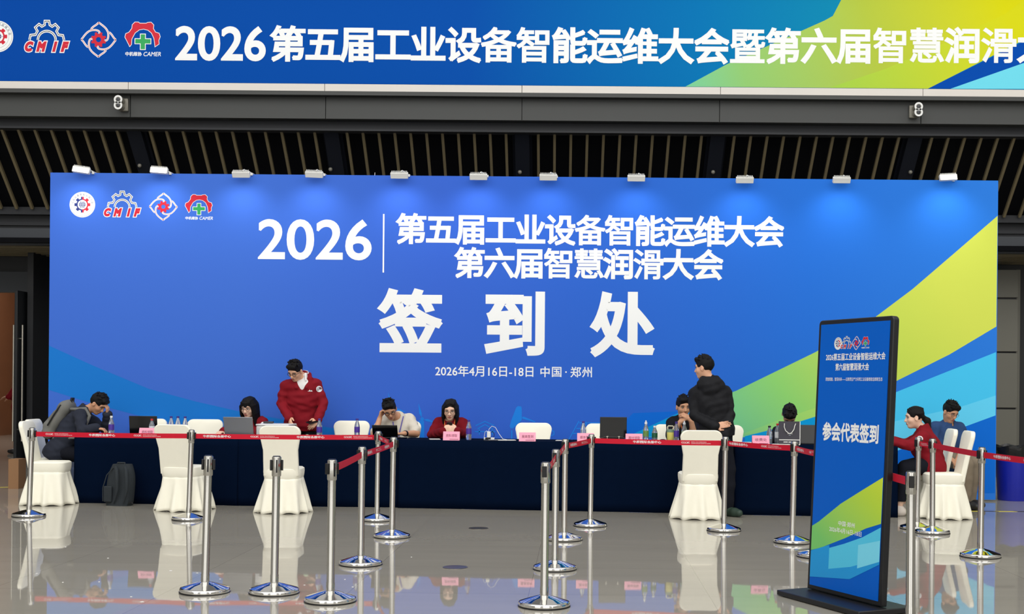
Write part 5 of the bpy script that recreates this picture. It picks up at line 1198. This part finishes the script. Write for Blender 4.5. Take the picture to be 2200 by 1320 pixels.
# the backpack he wears
bpos = W(139, 905, d+.02); r = thing('backpack', 'light grey backpack worn by the leaning man at the left table end', 'backpack', bpos)
ax_ = (J['chest']-J['pel']); ax_ /= np.linalg.norm(ax_); bn_ = V3((-ax_[2], 0, ax_[0])); bn_ /= np.linalg.norm(bn_)
C0 = J['pel']*.42+J['chest']*.58+bn_*.195
Rb_ = np.stack([V3((0, 1, 0)), bn_, ax_], 1)
sdf_obj('main_body', [('ell', C0, (.165, .085, .26), Rb_, .02), ('cap', C0+Rb_@V3((-.09, .01, -.19)), C0+Rb_@V3((.09, .01, -.19)), .07, .07, .05), ('cap', C0+Rb_@V3((-.08, 0, .16)), C0+Rb_@V3((.08, 0, .16)), .07, .07, .05), ('cap', C0+Rb_@V3((-.08, .055, -.12)), C0+Rb_@V3((.08, .055, -.12)), .055, .055, .03), ('cap', C0+Rb_@V3((0, .055, -.12)), C0+Rb_@V3((0, .05, .03)), .07, .06, .04)], 'backpack_grey', r, .009, wrinkle=.003)
m = MB(); m.tube([C0+Rb_@V3((-.145, .03, .18)), C0+Rb_@V3((-.168, .03, .05)), C0+Rb_@V3((-.168, .03, -.10))], .009, 8); m.build('side_zip', 'black_plastic', r, True)
m = MB(); m.tube([C0+Rb_@V3((-.03, -.03, .22)), C0+Rb_@V3((-.03, .0, .285)), C0+Rb_@V3((.03, .0, .285)), C0+Rb_@V3((.03, -.03, .22))], .013, 8); m.build('carry_handle', 'black_plastic', r, True)
for sg, s_ in ((-1, 'R'), (1, 'L')):
    y = V3((0, 1, 0))*sg; sh_ = J['shL' if sg > 0 else 'shR']
    m = MB(); m.tube([C0+Rb_@V3((.10*sg, -.08, .19)), sh_+bn_*.085-y*.035+ax_*.03, sh_+ax_*.09-y*.04, sh_+ax_*.045-bn_*.085-y*.035, sh_-bn_*.115-ax_*.12-y*.03, sh_-bn_*.075-ax_*.26, C0+Rb_@V3((.14*sg, -.09, -.20))], [.015, .019, .021, .021, .019, .013, .010], 8); m.build('shoulder_strap', 'backpack_grey', r, True)
# woman with a fringe at the silver laptop
d = 14.66
J = dict(pel=XZ(541, .56, d+.05), chest=PX3(538, 907, d), shL=PX3(565, 909, d+.02), shR=PX3(512, 911, d-.02), elL=PX3(573, 937, d-.14), wrL=PX3(546, 934, d-.36), elR=PX3(497, 934, d-.18), wrR=PX3(480, 928, d-.40))
person('person in red jacket with long black hair and fringe, working on the silver laptop', J, 0, (PX3(534, 876, d-.08), -14, 16, 0), 'jacket_red', skin='skin_pale', hair='fringe', gender='f', glasses='glasses_wire', handR=((-.3, -1, -.1), (0, 0, -1), 40), handL=((-.4, -1, -.1), (0, 0, -1), 40), seed=3,
       extra=lambda r, J, hw, H, Lv, Fv, spine, ch: disc(r, 'sleeve_badge', Vector(J['shL']*.85+J['elL']*.15), (-.15, 1, -.1), .03, ('white_print', 'grey_print')))
# standing man in red
d = 14.62
J = dict(pel=XZ(651, .93, d+.03), chest=XZ(652, 1.455, d-.02), shL=PX3(680, 829, d), shR=PX3(614, 830, d-.01), elL=PX3(695, 868, d-.02), elR=PX3(604, 868, d-.02), wrL=PX3(683, 901, d-.20), wrR=PX3(622, 897, d-.20))
def ex(r, J, hw, H, Lv, Fv, spine, ch):
    g = [('cap', ch-spine*.10+Lv*.06, ch-spine*.45+Lv*.05, .104, .102, .05), ('cap', ch-spine*.10-Lv*.06, ch-spine*.45-Lv*.05, .104, .102, .05), ('cap', ch-spine*.10, ch+spine*.02, .088, .064, .03), ('cap', ch+spine*.005, ch+spine*.05, .062, .060, .01)]
    for sg in (1, -1): g += [('cap', ch+spine*.045+Fv*.045+Lv*.03*sg, ch-spine*.035+Fv*.098+Lv*.048*sg, .017, .010, .006)]
    g += [('subcap', ch+spine*.03+Fv*.005, ch+spine*.14+Fv*.01, .050, .058, .004)]
    sdf_obj('shirt', g, 'shirt_white', r, .007)
    disc(r, 'sleeve_badge', Vector(J['shL']*.80+J['elL']*.20+V3((.012, 0, 0))), (-.25, 1, -.05), .036, ('white_print', 'grey_print'))
    m = MB(); h_ = surf(r, ('jacket',)); c = h_(ch-spine*.165+Lv*.105, (0, 1, 0), .004); b_ = Board(c, (1, 0, 0), (0, 0, 1), .001); b_.poly(m, [(-.03, 0), (.03, 0), (.018, .016), (.008, .006), (-.004, .02), (-.014, .006)], 1); m.build('chest_logo', 'white_print', r, True, smooth=False)
ch_ = J['chest']
person('person standing in red jacket over white shirt, with glasses, looking down at a phone', J, 0, (PX3(634.5, 797, d-.13), -22, 34, 4), 'jacket_red', skin='skin', standing=True, glasses='glasses_frame', opening=(ch_+V3((-.005, -.10, .03)), ch_+V3((.012, -.148, -.25)), .082, .012), collar=None, extra=ex, seed=4, hem=-.06, fat=1.0,
       handL=((-.35, -.7, -.55), (-.6, .3, -.6), 45), handR=((.25, -.5, -.8), (.7, .2, -.3), 55))
hold_phone(W(672, 906.5, d-.27), (.1, -.35, .9), (-.6, -.8, 0), 'phone held by the standing man in red')
# man in cream t-shirt, head on fist
d = 14.60
J = dict(pel=XZ(858, .56, d+.06), chest=PX3(856, 898, d-.04), shL=PX3(882, 903, d), shR=PX3(823, 906, d-.02), elL=PX3(894, 932, d-.18), wrL=PX3(868, 932, d-.40), elR=PX3(805, 934, d-.30), wrR=PX3(816, 899, d-.22))
def ex(r, J, hw, H, Lv, Fv, spine, ch):
    lanyard('lanyard_purple')(r, J, hw, H, Lv, Fv, spine, ch)
    m = MB(); a, b = Vector(J['wrL']), Vector(J['elL']); u = (b-a).normalized(); m.tube([a+u*.015, a+u*.04], .036, 16); m.build('wristwatch', 'black_plastic', r, True)
person('person in cream t-shirt, head resting on fist, behind a black tablet', J, 0, (PX3(837, 880, d-.20), 14, 34, -14), 'tee_cream', skin='skin_tan', sleeve=.42, fat=1.1, glasses='glasses_frame', extra=ex, handR=((.25, -.1, 1), (.9, -.2, -.1), 95), handL=((-1, -.35, -.05), (0, 0, -1), 45), seed=5)
# woman in the red hoodie
d = 14.55
J = dict(pel=XZ(968, .56, d+.06), chest=PX3(967, 905, d), shL=PX3(993, 911, d), shR=PX3(941, 911, d), elL=PX3(1001, 935, d-.12), wrL=PX3(983, 928, d-.40), elR=PX3(928, 936, d-.12), wrR=PX3(951, 928, d-.40))
person('person in red hoodie with long black hair and round glasses, typing on a phone', J, 0, (PX3(967, 881, d-.08), 0, 17, 0), 'hoodie_red', skin='skin_pale', hair='long', gender='f', glasses='glasses_wire', hood=True, seed=6, extra=lanyard('lanyard_orange'),
       handL=((-1, -.15, .42), (0, .9, -.2), 50), handR=((1, -.2, .38), (0, .9, -.2), 50))
hold_phone(W(966, 918, d-.37), (0, .8, .45), (0, -.3, 1), 'phone held upright by the woman in the red hoodie', (.066, .009, .125))
# man with clasped hands behind the black-jacketed man
d = 14.22
J = dict(pel=XZ(1470, .56, d+.05), chest=PX3(1470, 903, d), shL=PX3(1498, 909, d), shR=PX3(1444, 909, d), elL=PX3(1492, 938, d-.24), wrL=PX3(1485, 906, d-.26), elR=PX3(1442, 938, d-.24), wrR=PX3(1461, 908, d-.26))
person('person in dark t-shirt, hands clasped at mouth, half hidden by the black jacket', J, 4, (PX3(1468, 875, d-.06), 12, 8, 0), 'shirt_black', skin='skin_tan', sleeve=.46, seed=7, extra=lanyard('lanyard_orange'), handR=((.8, -.1, .7), (.5, .6, -.4), 55), handL=((-.7, -.1, .7), (-.5, .6, -.4), 55))
# man in the black hooded jacket, back to us
d = 13.27
J = dict(pel=XZ(1538, .93, d), chest=XZ(1524, 1.445, d-.01), shL=PX3(1493, 847, d), shR=PX3(1560, 846, d), elL=PX3(1492, 893, d-.05), elR=PX3(1569, 892, d-.06), wrL=PX3(1536, 916, d-.19), wrR=PX3(1556, 934, d-.19),
         knL=XZ(1551, .50, d), knR=XZ(1567, .50, d-.03), anL=XZ(1549, .085, d), anR=XZ(1567, .085, d-.02), hipL=XZ(1530, .92, d), hipR=XZ(1552, .92, d))
J['toeL'] = J['anL']*V3((1, 1, 0))+V3((0, .10, .035))+V3((.02, 0, 0)); J['toeR'] = J['anR']*V3((1, 1, 0))+V3((.07, -.10, .035))
person('person standing in black hooded jacket with back to us, hands behind the back', J, 180, (PX3(1512.5, 790.5, d), -118, 6, 0), 'jacket_black', 'trousers_dark', 'shoe_green', 'skin', standing=True, hood=True, seed=8, hem=-.045, fat=1.06, handL=((1, -.1, .15), (0, -1, .2), 30, -1), handR=((-.75, .2, -.7), (0, 1, 0), 60))
# head behind the gift bag
d = 14.02
J = dict(pel=XZ(1697, .55, d+.08), chest=PX3(1697, 922, d-.02), shL=PX3(1724, 931, d), shR=PX3(1670, 931, d), elL=PX3(1730, 947, d-.16), wrL=PX3(1712, 946, d-.30), elR=PX3(1664, 947, d-.16), wrR=PX3(1684, 946, d-.30))
person('person with short black hair bent low behind the dark gift bag, only the head showing', J, 0, (PX3(1696, 891, d-.12), -6, 66, 0), 'shirt_black', skin='skin_tan', seed=9)
# woman with a ponytail at the right table end
d = 13.52
J = dict(pel=XZ(2000, .555, d), chest=PX3(1985, 925, d), shL=PX3(1983, 941, d-.17), shR=PX3(1977, 938, d+.17), elL=PX3(1955, 958, d-.22), wrL=PX3(1922, 950, d-.20), elR=PX3(1950, 955, d+.2), wrR=PX3(1918, 949, d+.15),
         knL=XZ(1944, .52, d-.12), knR=XZ(1946, .52, d+.12), anL=XZ(1934, .09, d-.12), anR=XZ(1940, .09, d+.12))
person('person in red jacket with a ponytail, sitting sideways at the right table end', J, -90, (PX3(1964.5, 897.5, d), -94, 6, 0), 'jacket_red', 'trousers_dark', 'shoe_white', 'skin_pale', hair='ponytail', gender='f', bare_ankle=True, collar='high', seed=10, fat=1.08, hem=-.05,
       extra=lambda r, J, hw, H, Lv, Fv, spine, ch: disc(r, 'sleeve_badge', Vector(J['shL']*.62+J['elL']*.38+V3((0, 0, .01))), (-.1, 1, -.3), .032, ('white_print', 'grey_print')))
# man in the blue polo
d = 14.5
J = dict(pel=XZ(2046, .56, d+.08), chest=PX3(2038, 913, d), shL=PX3(2062, 921, d+.03), shR=PX3(2009, 920, d-.03), elL=PX3(2070, 956, d-.05), wrL=PX3(2060, 984, d-.22), elR=PX3(2008, 957, d-.10), wrR=PX3(2036, 980, d-.24),
         knL=XZ(2094, .52, d-.10), knR=XZ(2080, .52, d-.30), anL=XZ(2088, .085, d-.10), anR=XZ(2076, .085, d-.32))
person('person in blue polo shirt and khaki trousers with glasses, looking down, behind the right chairs', J, 28, (PX3(2042, 885.5, d-.06), 24, 28, 4), 'polo_blue', 'trousers_khaki', 'shoe_dark', 'skin_tan', sleeve=.44, glasses='glasses_wire', seed=11, fat=1.06)
# figure at the far door
d = 23.4
J = dict(pel=XZ(45, .92, d), chest=XZ(45, 1.46, d), shL=XZ(41, 1.40, d-.17), shR=XZ(45, 1.40, d+.17), elL=XZ(30, 1.20, d-.20), wrL=XZ(19, 1.08, d-.22), elR=XZ(38, 1.12, d+.2), wrR=XZ(28, 1.05, d+.15))
person('person in red sleeve at the far doorway, mostly hidden by the open door', J, -90, (XZ(45, 1.64, d), -90, 20, 0), 'jacket_red', standing=True, seed=12, handL=((-1, 0, -.1), (0, 0, -1), 40), handR=((-1, 0, -.1), (0, 0, -1), 40), vox=.01)
